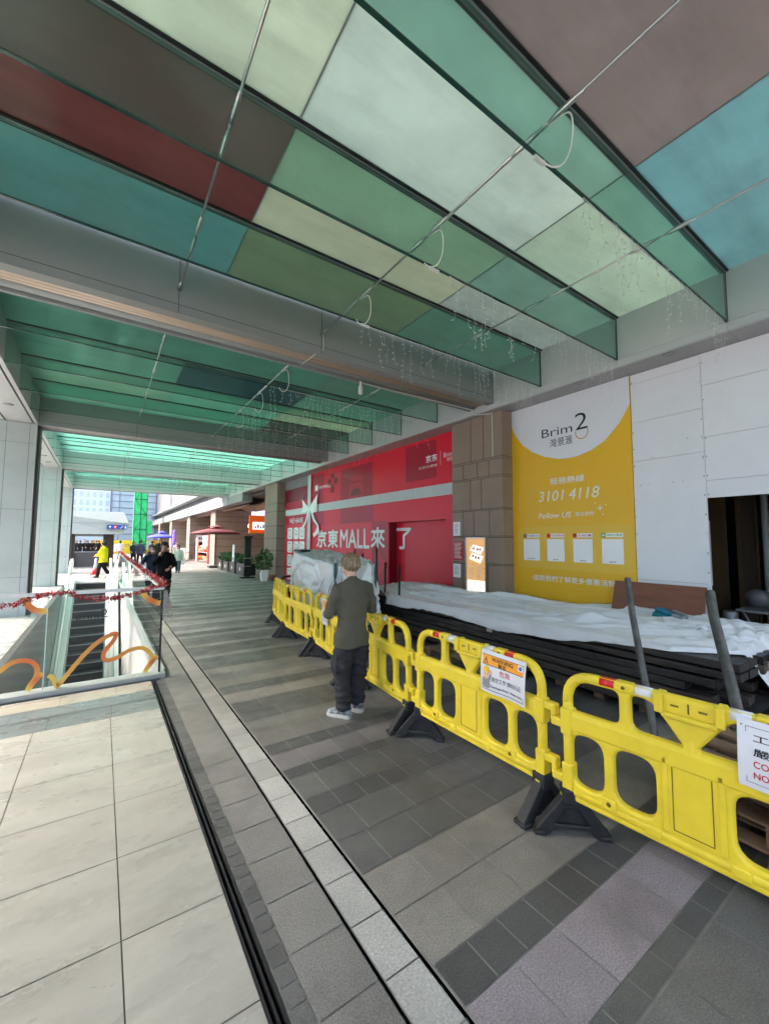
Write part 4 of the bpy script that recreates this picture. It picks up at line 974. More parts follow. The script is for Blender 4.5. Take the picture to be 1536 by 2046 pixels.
b = MB(); b.quad((W_-.062, 0, -.072), (W_-.022, 0, -.072), (W_-.022, 0, -.033), (W_-.062, 0, -.033)); obj('white_square', pt(b, .0034), M['ink'], t, False)
b = MB(); b.poly([(.015*math.cos(R(20*k)), .015*math.sin(R(20*k))) for k in range(18)], (W_-.042, 0, -.053), (1, 0, 0), WZ); obj('blue_disc', pt(b, .0044), M['blue'], t, False)
b = MB(); X_ = (1, 0, 0)
b.poly(rrect(.025, .098, -.272, -.195, .02), (0, 0, 0), X_, WZ); b.poly([(.08, -.22), (.098, -.21), (.115, -.165), (.10, -.155), (.092, -.185)], (0, 0, 0), X_, WZ); obj('worker_jacket', pt(b, .0034), M['grey'], t, False)
b = MB(); b.poly(rrect(.035, .085, -.205, -.145, .022), (0, 0, 0), X_, WZ); b.poly(rrect(.097, .118, -.168, -.135, .008), (0, 0, 0), X_, WZ); obj('worker_face', pt(b, .0044), M['skin'], t, False)
b = MB(); b.poly([(.03, -.155), (.092, -.155), (.086, -.125), (.06, -.108), (.036, -.125)], (0, 0, 0), X_, WZ); obj('worker_helmet', pt(b, .0054), M['hat'], t, False)
b = MB()
for x in (.047, .068): b.quad((x, 0, -.175), (x+.007, 0, -.175), (x+.007, 0, -.167), (x, 0, -.167))
b.quad((.05, 0, -.193), (.068, 0, -.193), (.068, 0, -.190), (.05, 0, -.190)); obj('worker_features', pt(b, .0054), M['black'], t, False)
t, pt = sheet('warning_sign', 'white construction site notice with black Chinese and red English on the nearest barrier', 0, .865, .60, .985, .30, 1)
b = MB()
for x0, x1, z0, z1 in ((.03, .57, -.030, -.028), (.03, .57, -.274, -.272)): strip(b, x0, x1, z0, z1)
for x0 in (.03, .568): b.quad((x0, 0, -.274), (x0+.002, 0, -.274), (x0+.002, 0, -.028), (x0, 0, -.028))
for x in (.012, .58): b.quad((x, 0, -.03), (x+.006, 0, -.03), (x+.006, 0, -.024), (x, 0, -.024))
ft(b, '工 程 進 行 中', .056, -.090, .36, .034, .012); ft(b, '嚴 禁 內 進', .056, -.152, .285, .036, .012); obj('black_print', pt(b, .0024), M['black'], t, False)
b = MB(); ft(b, 'CONSTRUCTION SITE', .056, -.202, .36, .030, .010); ft(b, 'NO UNAUTHORIZED ENTRY', .056, -.252, .45, .030, .010); obj('red_print', pt(b, .0024), M['redink'], t, False)
t, pt = sheet('warning_sign', 'small faded warning notice on the barrier left of the man', 3, .46, .27, .96, .36, 3)
b = MB(); strip(b, .015, .255, -.14, -.02); obj('orange_band', pt(b, .0022), M['orange'], t, False)
b = MB(); ft(b, 'WARNING', .07, -.06, .13, .025, .01); ft(b, '警告', .10, -.11, .07, .03, .01); ft(b, '危險', .10, -.20, .07, .035, .02)
for k in range(4): strip(b, .05, .22-.02*(k % 2), -.24-k*.025, -.23-k*.025, 0, 4)
obj('black_print', pt(b, .0034), M['grey'], t, False)

# ------------------------------------------------------------------ timber stack, pallets, sheets, poles
M['wood'] = mat('dark_weathered_timber', (.042, .034, .029), .6, var=.65, vscale=3, stretch=(6, .5, 6), bump=.5, bscale=9, dirt=.3, dscale=6, rvar=.15)
M['wood2'] = mat('brown_weathered_timber', (.085, .062, .046), .7, var=.6, vscale=3, stretch=(6, .5, 6), bump=.5, bscale=9)
M['wood3'] = mat('black_wet_timber', (.020, .018, .017), .38, var=.6, vscale=3, stretch=(6, .5, 6), bump=.5, bscale=12, rvar=.2, spec=.5)
M['pal'] = mat('pallet_wood', (.20, .13, .085), .75, var=.25, vscale=4, stretch=(1, .4, 5), bump=.3, bscale=12)
random.seed(21)
GT = 'weathered timber planks stacked along the barriers'
first = None; z = .12
for lay in range(7):
    hgt = .084; nx = 8
    for q in range(nx):
        if 2 < q and lay not in (5, 6) and lay > 0 and False: continue
        x0 = 4.66+q*.235+random.uniform(-.03, .02)*(q == 0)+random.uniform(-.012, .012); ya = 1.16+random.uniform(0, .55)+(.25 if lay < 2 else 0); yb = 8.0+random.uniform(-.5, .6)
        if lay >= 5: ya = 1.15+random.uniform(0, .15)
        dz = random.uniform(0, .014); b = MB(); b.cbox(-.11, .11, -(yb-ya)/2, (yb-ya)/2, 0, hgt-.004-dz, .008)
        n = 26; ph = random.uniform(0, 9)            # worn arrises: the long edges wander a few millimetres
        hl = (yb-ya)/2; bm_ = MB(); pr = [(-.11, .006), (-.104, 0), (.104, 0), (.11, .006), (.11, hgt-.012-dz), (.103, hgt-.004-dz), (-.102, hgt-.004-dz), (-.11, hgt-.013-dz)]
        vs = []
        for i in range(n+1):
            yy = -hl+2*hl*i/n
            for j, (px, pz) in enumerate(pr):
                w_ = .007*mnoise.noise(Vector((yy*2.1+ph, j*3.1, ph)))+(.010*max(0, mnoise.noise(Vector((yy*5+ph, j, 4)))) if j in (6, 7, 5) else 0); vs.append((px*(1-abs(w_)*3), yy+.012*mnoise.noise(Vector((px*40, ph, i))) if i in (0, n) else yy, pz-abs(w_)*(1 if pz > .02 else 0)))
        k_ = len(pr); bm_.add(vs, [(i*k_+j, i*k_+(j+1) % k_, (i+1)*k_+(j+1) % k_, (i+1)*k_+j) for i in range(n) for j in range(k_)]+[tuple(reversed(range(k_))), tuple(range(n*k_, (n+1)*k_))])
        o = obj('timber_plank', bm_, random.choice((M['wood'], M['wood'], M['wood3'], M['wood2'])))
        o.location = (x0+.11, (ya+yb)/2, z+random.uniform(0, .003)); o.rotation_euler = (0, R(random.uniform(-.8, .8)), random.uniform(-.006, .006))
        tag(o, 'dark weathered plank in the long tarp covered timber stack', 'plank', GT)
    z += hgt+.003
    if lay in (1, 4): z += .004
for (ya, za) in ((4.02, .60), (4.02, .50), (4.35, .20)):
    one('metal_clip', MB().cbox(4.632, 4.648, ya, ya+.10, za, za+.07, .004), M['steel'], {.60: 'upper of two shiny metal clips on the timber stack front', .50: 'lower of two shiny metal clips on the timber stack front', .20: 'shiny metal clip low on the timber stack near the pallets'}[za], 'clip')
def pallet(lab, loc, rz, grp='wooden pallets', ln=1.1, wd=1.0):
    t = thing('wooden_pallet', lab, 'pallet', loc, grp, rz)
    for k in range(5):
        b = MB(); b.cbox(-ln/2, ln/2, -wd/2+k*(wd-.12)/4, -wd/2+k*(wd-.12)/4+.12, .105, .125, .003); obj('top_board', b, M['pal'], t, False)
    for x in (-ln/2, -.06, ln/2-.12):
        b = MB(); b.cbox(x, x+.12, -wd/2, wd/2, .083, .104, .003); b.cbox(x, x+.12, -wd/2, wd/2, 0, .018, .003)
        for y in (-wd/2, -.06, wd/2-.12): b.cbox(x, x+.12, y, y+.12, .019, .082, .004)
        obj('stringer', b, M['pal'], t, False)
    return t
pallet('bare pallet under the timber stack front, behind the warning sign', (4.80, 4.55, 0), R(88))
pallet('bare pallet under the far half of the timber stack', (4.95, 6.6, 0), R(91))
pallet('pallet under the near end of the timber stack', (5.3, 2.6, 0), R(90))
for k in range(4): pallet(['lowest pallet in the pile behind the nearest barrier', 'second pallet up in the pile behind the nearest barrier', 'third pallet up in the pile behind the nearest barrier', 'topmost pallet of the pile behind the nearest barrier'][k], (3.52+random.uniform(-.03, .03), .62+random.uniform(-.03, .03), .127*k+.02), R(90+random.uniform(-6, 6)))
M['tarpw'] = mat('white_tarp', (.70, .70, .72), .34, spec=.5, var=.04, dirt=.06, dscale=2.5, bump=.12, bscale=14)
def ridge(x, y, s=0): n = mnoise.noise(Vector((x, y, s))); return (1-abs(n)*2)
def creases(n, x0, x1, y0, y1, a0, a1, seedn, wmin=.03, wmax=.09, amp=(.015, .05), lmin=.5, lmax=2.2):
    """sharp folds: each a straight-ish line with a tent shaped profile that fades at its ends"""
    random.seed(seedn); out = []
    for _ in range(n):
        a = R(random.uniform(a0, a1)); out.append((random.uniform(x0, x1), random.uniform(y0, y1), math.cos(a), math.sin(a), random.uniform(lmin, lmax)/2, random.uniform(wmin, wmax), random.uniform(*amp)*random.choice((1, 1, 1, -.6)), random.uniform(0, 9)))
    return out
def fold_z(C_, x, y):
    z = 0
    for cx, cy, ux, uy, hl, w_, a, ph in C_:
        dx, dy = x-cx, y-cy; u = dx*ux+dy*uy
        if abs(u) > hl: continue
        v = -dx*uy+dy*ux+.05*math.sin(u*2.3+ph)
        e = (1-abs(u)/hl); ww = w_*(.4+.8*e)
        if abs(v) < ww*2.2: z += a*e**.6*(max(0, 1-abs(v)/ww)-.28*max(0, 1-abs(abs(v)-ww*1.3)/(ww*.9)))
    return z
CT = creases(95, 4.6, 6.8, 1.0, 8, 78, 122, 3, .03, .10, (.02, .055), 1.2, 3.6)+creases(70, 4.6, 6.8, .9, 8, 30, 150, 4, .012, .035, (.004, .014), .3, 1.2)+creases(34, 4.7, 6.7, .9, 2.4, 20, 160, 5, .025, .07, (.02, .05), .4, 1.2)
def tarp(s, q):
    y = .98+s*7.0; back = 6.84 if y < 5.25 or y > 6.95 else 6.53
    hang = min(1, max(0, (y-1.5)/2.0)); hang = hang*hang*(3-2*hang); edge = .035*math.sin(y*2.1)+.05*mnoise.noise(Vector((y*1.6, 3, 0)))+.02*mnoise.noise(Vector((y*7, 5, 0)))
    fx = 4.603+(1-hang)*.10+edge*(1-hang)
    if y < 1.8: fx += (1.8-y)*.75
    if y > 6.6: fx += (y-6.6)*.5
    if q < .10:                                      # the edge that hangs over the face of the stack
        k = q/.10; x = fx-.012+.022*k+.012*mnoise.noise(Vector((y*5, q*20, 2))); z = .756-(1-k)*((.14+edge)*hang+.024)
    else:
        k = (q-.10)/.90; x = fx+.01+(back-fx-.01)*k
        z = .758+.012*math.sin(y*.9)+.07*math.sin(math.pi*k)*(.6+.4*math.sin(y*1.3))-.05*max(0, k-.6)
        z = max(z+fold_z(CT, x, y)*min(1, .25+k*4)+.02*mnoise.noise(Vector((x*2, y*1.4, 1))), .754 if x < 6.55 else .60)
    if y < 1.32: z -= (1.32-y)*1.7*(1+.5*mnoise.noise(Vector((x*4, y*3, 7))))
    return Vector((x, y+.04*mnoise.noise(Vector((x*3, y, 2))), max(.05, z)))
b = MB(); b.grid(tarp, 560, 170); tp = one('tarpaulin', b, M['tarpw'], 'crumpled white tarpaulin spread over the timber stack', 'tarpaulin')
so_ = tp.modifiers.new('thick', 'SOLIDIFY'); so_.thickness = .004
one('plywood_sheet', MB().cbox(-.009, .009, -.61, .61, 0, .78, .003).xf(Matrix.Translation((6.60, 2.77, .44)) @ Matrix.Rotation(R(19), 4, 'Y')), mat('reddish_plywood', srgb(128, 82, 62), .55, var=.12, vscale=6, stretch=(1, .6, 5), dirt=.15, bump=.1, bscale=40), 'reddish plywood sheet leaning on the wall behind the tarpaulin', 'plywood')
t = thing('tool_case', 'small teal tool case lying on the tarpaulin before the plywood', 'tool case', (6.26, 2.42, .74))
b = MB(); b.cbox(-.10, .10, -.17, .17, 0, .085, .02); b.cbox(-.08, .08, -.06, .16, .085, .14, .02); b.xf(Matrix.Translation((6.26, 2.42, .745)) @ Matrix.Rotation(R(14), 4, 'X')); obj('body', b, mat('teal_plastic', srgb(22, 110, 130), .4), t)
b = MB(); b.cbox(-.105, .105, -.175, -.05, .09, .14, .01); b.cbox(-.03, .03, -.16, -.02, .15, .17, .008); b.xf(Matrix.Translation((6.26, 2.42, .745)) @ Matrix.Rotation(R(14), 4, 'X')); obj('latch', b, M['grey'], t)
b = MB(); b.xf(Matrix()); fit_text(b, 'ェZ', (6.155, 2.56, .80), WY, WZ, .09, .05); obj('pale_mark', b, M['green'], t)
M['tube'] = mat('scaffold_tube', (.13, .13, .125), .5, metal=.5, var=.35, vscale=9, dirt=.3, dscale=5, bump=.15, bscale=30)
def pole(lab, a, c, r=.0245):
    b = MB(); a, c = Vector(a), Vector(c); m = a.lerp(c, .8)+Vector((0, .012, .0)); n = 14
    b.tube([a, a.lerp(c, .4), m, c], r, n, caps=False); b.tube([c-(c-a)*.03, c], r*.8, n, caps=False); b.cyl(c-(c-a)*.02, c-(c-a)*.019, r*.8, n=n)
    o = one('scaffold_tube', b, M['tube'], lab, 'tube', 'scaffold tubes leaning on the timber stack'); return o
pole('grey scaffold tube leaning in front of the plywood', (3.16, 1.27, .01), (4.02, 1.872, 1.462), .026)
pole('thicker grey scaffold tube leaning nearest the picture edge', (3.17, .835, .50), (4.02, 1.25, 1.398), .034)
for k, (yy, zz, xx) in enumerate(((8.9, 1.58, 5.2), (8.2, 1.50, 5.0), (7.5, 1.66, 5.0), (6.9, 1.36, 4.75), (6.35, 1.34, 4.7))):
    b = MB(); b.cyl((xx, yy, .0), (xx+.03, yy+(.12 if k == 2 else 0), zz), .022, n=8); one('steel_post', b, M['joint'], 'thin dark steel post standing by the far end of the timber stack', 'post', 'thin posts at the timber stack')

# trolley under a silver sheet
M['sheet'] = mat('silver_sheet', (.66, .68, .67), .36, spec=.5, metal=.12, var=.05, dirt=.06, dscale=3, bump=.2, bscale=18)
t = thing('covered_trolley', 'tall trolley wrapped in a crumpled silver sheet behind the barriers', 'trolley', (3.85, 7.5, 0))
CS = creases(90, 0, 6.4, 0, 1.2, 45, 135, 8, .03, .10, (.03, .075), .5, 1.5)
CU = creases(26, 3.3, 4.5, 6.3, 8.7, 50, 130, 9, .03, .09, (.015, .035), .5, 1.6)
def drape(s, q):
    a = 2*math.pi*s; ca, sa = math.cos(a), math.sin(a); e = .42
    cx = math.copysign(abs(ca)**e, ca); sy = math.copysign(abs(sa)**e, sa)
    hx, hy = .50, 1.08
    if q < .3: k = q/.3; z = 0
    else: k = 1.0; z = (q-.3)/.7
    x = 3.88+hx*cx*k; y = 7.52+hy*sy*k
    top = 1.50+.10*(y-7.5)/1.0-.04*k**4
    zz = top-z*1.08
    n1 = fbm(Vector((x*2.2, y*2.2, zz*2.2)), 4); cr = fold_z(CS, (s*6.4) % 6.4, z*1.2) if q >= .3 else 0
    fold = .04*z*math.sin(a*7+2*n1)+.025*n1*(.4+z)+cr*min(1, .3+2*z)
    x += cx*fold*(k > .5); y += sy*fold*(k > .5); zz += .04*n1*(1-z)+(fold_z(CU, x, y) if q < .34 else 0)+(.16*abs(math.sin(a*2.5+1)) if z > .9 else 0)
    return Vector((x, y, zz))
b = MB(); b.grid(drape, 360, 130); obj('silver_cover', b, M['sheet'], t)
b = MB()
for x in (3.45, 4.3):
    for y in (6.55, 8.45): b.box(x-.02, x+.02, y-.02, y+.02, .12, 1.40)
for x in (3.45, 4.3): b.box(x-.015, x+.015, 6.55, 8.45, .14, .19); b.box(x-.015, x+.015, 6.55, 8.45, .7, .74)
for y in (6.55, 7.2, 7.85, 8.45): b.box(3.45, 4.3, y-.015, y+.015, .14, .18)
obj('frame', b, mat('blue_steel', (.03, .09, .11), .5), t)
for x in (3.45, 4.3):
    for y in (6.55, 8.45): w_ = MB(); w_.cyl((x-.02, y, .06), (x+.02, y, .06), .06, n=16); obj('wheel', w_, M['foot'], t)
for k in range(8):
    b = MB(); b.cbox(3.46, 4.28, 6.7+k*.21, 6.72+k*.21, .2, 1.2, .004); obj('glass_sheet', b, M['edge_glass'], t)
b = MB(); b.cbox(3.5, 3.72, 8.2, 8.62, 1.545, 1.60, .01, 0, Matrix.Translation((0, 0, 0))); obj('dark_board', b, M['joint'], t)
# white debris bag on the ground by the near pallets
one('rubble_bag', put(blob(.16, .14, .12, 8), (2.92, .58, .0)), mat('clear_plastic', (.35, .40, .42), .25), 'clear plastic bag of rubbish on the ground under the nearest barrier', 'bag')
# ------------------------------------------------------------------ icicle lights, cables, lamp under the canopy
M['wire'] = mat('white_wire', (.62, .64, .60), .5); M['bulb'] = mat('white_bulb', (.62, .64, .60), .3)
def icicles(lab, yf, x0, x1, seedn, z0=ZF-.01, dense=.105):
    random.seed(seedn); t = thing('icicle_lights', lab, 'lights', ((x0+x1)/2, yf, z0), 'icicle light strings'); b = MB(); k = MB(); x = x0
    while x < x1:
        L = random.choice((.15, .3, .42, .55, .7)); p = Vector((x, yf+random.uniform(-.02, .02), z0)); pts = [p]; n = int(L/.08)
        for i in range(n):
            p = p+Vector((random.gauss(0, .012), random.gauss(0, .012), -.08)); pts.append(p.copy())
            a = random.uniform(0, 6.28); d = Vector((math.cos(a), math.sin(a), random.uniform(-.9, -.1))).normalized()*.035; k.tube([p+d*.2, p+d], .0042, 4)
        if len(pts) > 1: b.tube(pts, .0016, 3)
        x += random.uniform(.4, 1.7)*dense
    n = int((x1-x0)/.2); b.tube([(x0+(x1-x0)*i/n, yf, z0-.012*abs(math.sin(i*1.9))) for i in range(n+1)], .003, 4)
    obj('wire', b, M['wire'], t); obj('bulbs', k, M['bulb'], t)['kind'] = 'stuff'
    return t
icicles('icicle lights under the glass fin nearest the viewer', 1.675, 3.1, 6.3, 1); icicles('icicle lights under the second glass fin', 3.027, 2.9, 6.3, 2); icicles('icicle lights under the third glass fin, before the broad beam', 4.365, 2.65, 6.3, 3)
for i, yf in enumerate(BAYS[1][2]): icicles(['icicle lights under the first fin behind the broad beam', 'icicle lights under the second fin behind the broad beam', 'icicle lights under the third fin behind the broad beam', 'icicle lights under the last fin before the second beam'][i], yf, 2.4, 6.3, 10+i)
for i, yf in enumerate(BAYS[2][2]): icicles('icicle lights under the bright aqua glass fins, too far to tell apart', yf, 2.2, 6.3, 20+i, dense=.12)
for i, yf in enumerate(BAYS[3][2][:2]): icicles('icicle lights at the open far end of the canopy', yf, 2.2, 6.3, 30+i, dense=.16)
b = MB()
def wloop(p, L=.5): 
    p = Vector(p); K = [p+Vector(q) for q in ((-.01, .16, 0), (0, .02, -.01), (.02, -.06, -.03), (.05, -.06, -L*.35), (.06, -.03, -L*.7), (.03, .01, -L*.95), (-.02, .05, -L), (-.05, .09, -L*.9), (-.06, .11, -L*.78))]
    out = []
    for i in range(len(K)-1):
        p0, p1, p2, p3 = K[max(i-1, 0)], K[i], K[i+1], K[min(i+2, len(K)-1)]
        for s in (0, .25, .5, .75): out.append(.5*((2*p1)+(p2-p0)*s+(2*p0-5*p1+4*p2-p3)*s*s+(3*p1-p0-3*p2+p3)*s**3))
    b.tube(out+[K[-1]], .006, 6)
xr = 2.61
b.tube([(xr, -1.0, 4.915), (xr, 1.5, 4.915), (xr+.01, 1.66, 4.91), (xr, 1.9, 4.90), (xr, 5.2, 4.915), (xr, 5.43, 4.9), (xr+.005, 5.445, 4.66), (xr-.1, 5.5, 4.585), (xr-.12, 6.0, 4.585)], .006, 6)
wloop((xr, 1.56, 4.9), .38); wloop((xr, 2.92, 4.9), .36); wloop((xr, 4.25, 4.9), .36)
b.tube([(xr, 6.2, 4.91), (xr, 12.7, 4.91)], .008, 6); wloop((xr, 7.0, 4.9), .4); wloop((xr, 8.45, 4.9), .4); wloop((xr, 9.9, 4.9), .4)
one('power_cable', b, M['wire'], 'white power cable tied along the steel rod, with hanging loops', 'cable')
for k, (xx, yf) in enumerate(((2.45, 1.675), (2.62, 3.027), (2.62, 4.365))):
    one('cable_connector', MB().cbox(xx, xx+.13, yf-.014, yf+.014, ZF-.034, ZF-.008, .006), M['bulb'], ['white cable connector under the nearest glass fin', 'white cable connector under the second glass fin', 'white cable connector under the third glass fin'][k], 'connector')
t = thing('bulb_lamp', 'small white bulb lamp hanging under the broad beam', 'lamp', (3.62, 6.05, 4.56))
b = MB(); b.lathe((3.62, 6.02, 4.36), [(.0, 0), (.035, .0), (.04, .02), (.04, .13), (.03, .15), (.018, .2), (.018, .23)], 16); obj('bulb', b, M['bulb'], t)
b = MB(); b.tube([(3.62, 6.02, 4.58), (3.62, 6.05, 4.582), (6.35, 5.98, 4.582), (6.42, 5.98, 4.50), (6.42, 5.90, 4.47), (6.58, 5.63, 4.46), (6.585, 5.63, 4.40), (6.585, 5.63, 3.55)], .012, 6); obj('conduit', b, M['bulb'], t)
# ------------------------------------------------------------------ low arcade building and shops at the far right
t = thing('arcade_building', 'low building with pale ledges and a ribbed wall along the far right', 'building', (8, 45, 4))
b = MB(); b.box(6.40, 7.4, 26.6, 90, 3.98, 4.62); b.box(7.0, 7.4, 26.6, 90, 4.62, 5.45, 1); b.box(6.45, 7.4, 26.6, 90, 5.45, 5.62); b.box(6.36, 6.46, 26.6, 90, 4.60, 4.68)
b.box(6.43, 7.0, 23.5, 26.59, 4.0, 4.485); obj('ledge', b, [mat('pale_ledge', (.30, .31, .31), .5, dirt=.15), M['alud']], t)
M['ribw'] = mat('ribbed_wall', (.38, .35, .365), .7, var=.05, dirt=.25, dscale=.8, stretch=(1, 3, .3))
b = MB(); y = 26.7; b.box(7.25, 20, 26.7, 90, 5.62, 14)
while y < 90: b.box(7.18, 7.25, y, y+.32, 5.62, 14); y += .5
obj('ribbed_wall', b, M['ribw'], t)
M['arc'] = mat('arcade_wall', (.20, .14, .11), .7, var=.12, dirt=.2); M['ceilb'] = mat('arcade_ceiling', (.16, .12, .10), .7)
b = MB(); b.box(10.5, 10.7, 18, 90, 0, 4.4, 0); b.box(7.0, 10.5, 20, 90, 4.30, 4.42, 1); b.box(7.0, 10.5, 19.9, 20.0, 0, 4.3, 0); obj('back_wall', b, [M['arc'], M['ceilb']], t)
M['drape'] = mat('brown_drape', (.30, .21, .16), .75, var=.15, vscale=8, stretch=(8, .6, 1))
for k, (ya, yb) in enumerate(((24.2, 30.8), (33.2, 40.9), (43.2, 52))):
    b = MB(); b.grid(lambda s, q: Vector((7.0+3.4*s, ya+(yb-ya)*q, 4.22-.34*abs(math.sin(math.pi*(2.0*s+.35)))-.03*math.sin(40*s))), 44, 6)
    o = one('ceiling_drape', b, M['drape'], ['wavy brown ceiling drape nearest, behind the far end pier', 'wavy brown ceiling drape between the first two cross walls', 'wavy brown ceiling drape farthest along the arcade'][k], 'drape', 'brown ceiling drapes')
    m_ = o.modifiers.new('thick', 'SOLIDIFY'); m_.thickness = .02
M['lit'] = mat('lit_white', (.8, .85, .9), .5, emit=((.85, .95, 1), .2)); M['lito'] = mat('lit_orange', srgb(240, 110, 40), .5, emit=(srgb(250, 100, 30), .05)); M['litw'] = mat('warm_lit', (.9, .7, .4), .5, emit=((1, .75, .4), .6))
t = thing('shop_sign', 'orange shop sign with a lit white panel beside the far pier', 'sign', (8, 25, 2.8))
b = MB(); b.box(7.3, 10.4, 25.0, 25.1, 2.3, 3.3); b.box(7.25, 10.4, 24.7, 25.1, 2.22, 2.32); obj('board', b, M['lito'], t)
b = MB(); b.box(7.5, 9.2, 24.97, 24.995, 2.45, 2.9); obj('lit_panel', b, M['lit'], t)
b = MB(); random.seed(31)
for k in range(9): b.box(7.62+k*.16, 7.72+k*.16, 24.962, 24.968, 2.53, 2.53+random.choice((.12, .22, .28)))
obj('dark_marks', b, M['black'], t)
t = thing('wall_screen', 'pale glowing screen high in the arcade behind the far pier', 'screen', (9.6, 30, 4.1)); b = MB(); b.box(8.9, 10.3, 30.0, 30.06, 3.35, 4.1); obj('lit_face', b, mat('lit_lilac', (.6, .6, .8), .5, emit=((.72, .72, 1), .2)), t)
b = MB(); b.box(8.85, 10.35, 29.98, 30.08, 3.31, 3.35); obj('frame', b, M['joint'], t)
t = thing('shop_counter', 'dark shop counter with shelves of goods at the end of the hoarding', 'counter', (8.6, 23, 0))
b = MB(); b.box(8.0, 8.6, 20.6, 25.0, 0, 1.05); b.box(9.9, 10.3, 20.3, 25, .2, 2.1); obj('body', b, mat('dark_counter', (.05, .035, .03), .5, var=.2), t)
for k in range(3): b = MB(); b.box(9.7, 9.9, 20.3, 25, .7+k*.5, .73+k*.5); obj('shelf', b, M['stone'], t)
b = MB(); random.seed(32)
for k in range(60):
    y = random.uniform(20.4, 24.8); z = .73+random.choice((0, .5, 1.0)); b.box(9.72, 9.82, y, y+.07, z, z+random.uniform(.1, .3), random.randrange(4))
o = obj('goods', b, [M['redink'], M['ink2'], M['gold'], M['grey']], t); o['kind'] = 'stuff'
for k in range(3):
    b = MB(); b.lathe((8.1, 26.6+k*.45, 2.6), [(.0, 0), (.15, .05), (.17, .15), (.1, .28), (.0, .3)], 14); one('pendant_lamp', b, M['litw'], 'warm glowing pendant lamp hanging in the arcade shop', 'lamp', 'warm pendant lamps in the arcade'); c = MB(); c.cyl((8.1, 26.6+k*.45, 2.88), (8.1, 26.6+k*.45, 4.3), .008); obj('cord', c, M['joint'], bpy.data.objects[COL.objects[-1].name])

# maroon parasol, planters, display stand, potted plant
M['maroon'] = mat('maroon_canvas', (.13, .022, .035), .75, var=.1, vscale=3)
def parasol(lab, loc, r, ztop, zrim, m, closed=False, grp=None, square=False):
    x, y, _ = loc; t = thing('parasol', lab, 'parasol', loc, grp)
    b = MB(); b.cyl((x, y, .1), (x, y, ztop), .03, n=10); obj('pole', b, M['joint'], t)
    b = MB(); b.cbox(x-.4, x+.4, y-.4, y+.4, 0, .13, .02); obj('base', b, M['foot'], t)
    c = MB(); n = 8
    if closed: c.lathe((x, y, 0), [(.05, ztop), (.10, ztop-.2), (.17, zrim+.5), (.21, zrim+.15), (.13, zrim)], 12)
    else:
        def up(s, q):
            a = 2*math.pi*s; k = 1/math.cos(((a+math.pi/8) % (math.pi/4))-math.pi/8) if False else 1; rr = r*q*(1-.04*abs(math.sin(4*a)))
            return Vector((x+rr*math.cos(a), y+rr*math.sin(a), zrim+(ztop-.18-zrim)*(1-q)**.85))
        c.grid(up, 48, 8)
        c.grid(lambda s, q: Vector((x+r*math.cos(2*math.pi*s), y+r*math.sin(2*math.pi*s), zrim-.10*q)), 48, 1)
        v = MB(); v.grid(lambda s, q: Vector((x+r*.36*q*math.cos(2*math.pi*s), y+r*.36*q*math.sin(2*math.pi*s), ztop-.02-.16*q)), 32, 4); v.ball((x, y, ztop), .03)
    cn = obj('canopy', c, m, t); sm = cn.modifiers.new('thick', 'SOLIDIFY'); sm.thickness = .006
    if not closed:
        vv = obj('vent', v, m, cn); sm = vv.modifiers.new('thick', 'SOLIDIFY'); sm.thickness = .006
        for k in range(8):
            a = math.pi*k/4; rb = MB(); rb.cyl((x, y, ztop-.25), (x+r*.97*math.cos(a), y+r*.97*math.sin(a), zrim+.0), .008, n=5); obj('rib', rb, M['joint'], t)
parasol('maroon double tiered parasol on a black base by the planters', (6.15, 28.4, 0), 1.5, 2.82, 2.27, M['maroon'])
M['bluec'] = mat('blue_canvas', srgb(64, 70, 190), .7); M['purp'] = mat('violet_canvas', srgb(130, 100, 205), .7)
parasol('open blue parasol beyond the crowd', (4.35, 41, 0), 1.1, 2.6, 2.05, M['bluec']); parasol('folded violet parasol beside the blue one', (5.15, 39.5, 0), 1, 2.65, 1.1, M['purp'], True)
M['plbox'] = mat('black_planter', (.02, .022, .022), .35); M['leaf'] = mat('green_leaf', (.05, .11, .03), .55, attr='tint'); M['petal'] = mat('white_petal', (.7, .68, .66), .6)
def leaves(b, c, rad, n, size, seedn, cols=((.045, .11, .03), (.07, .16, .045), (.03, .075, .022)), up=.3):
    random.seed(seedn); c = Vector(c)
    for k in range(n):
        d = Vector((random.gauss(0, 1), random.gauss(0, 1), random.gauss(0, 1))).normalized()*random.random()**.45
        p = c+Vector((d.x*rad[0], d.y*rad[1], d.z*rad[2])); u = (d+Vector((random.uniform(-.6, .6), random.uniform(-.6, .6), up))).normalized(); v = u.cross(Vector((random.uniform(-1, 1), random.uniform(-1, 1), .3))).normalized()
        s = size*random.uniform(.6, 1.3); col = jit(random.choice(cols), .25)
        b.add([p, p+u*s*.5+v*s*.22, p+u*s-Vector((0, 0, s*.25)), p+u*s*.5-v*s*.22], [(0, 1, 2, 3)], 0, col)
pll = ['black planter box nearest the tall black stand, with white flowers', 'second black planter box from the tall stand, white flowers between leaves', 'third black planter box from the tall stand, spiky green plants', 'black planter box nearest the maroon parasol, low white flowers']
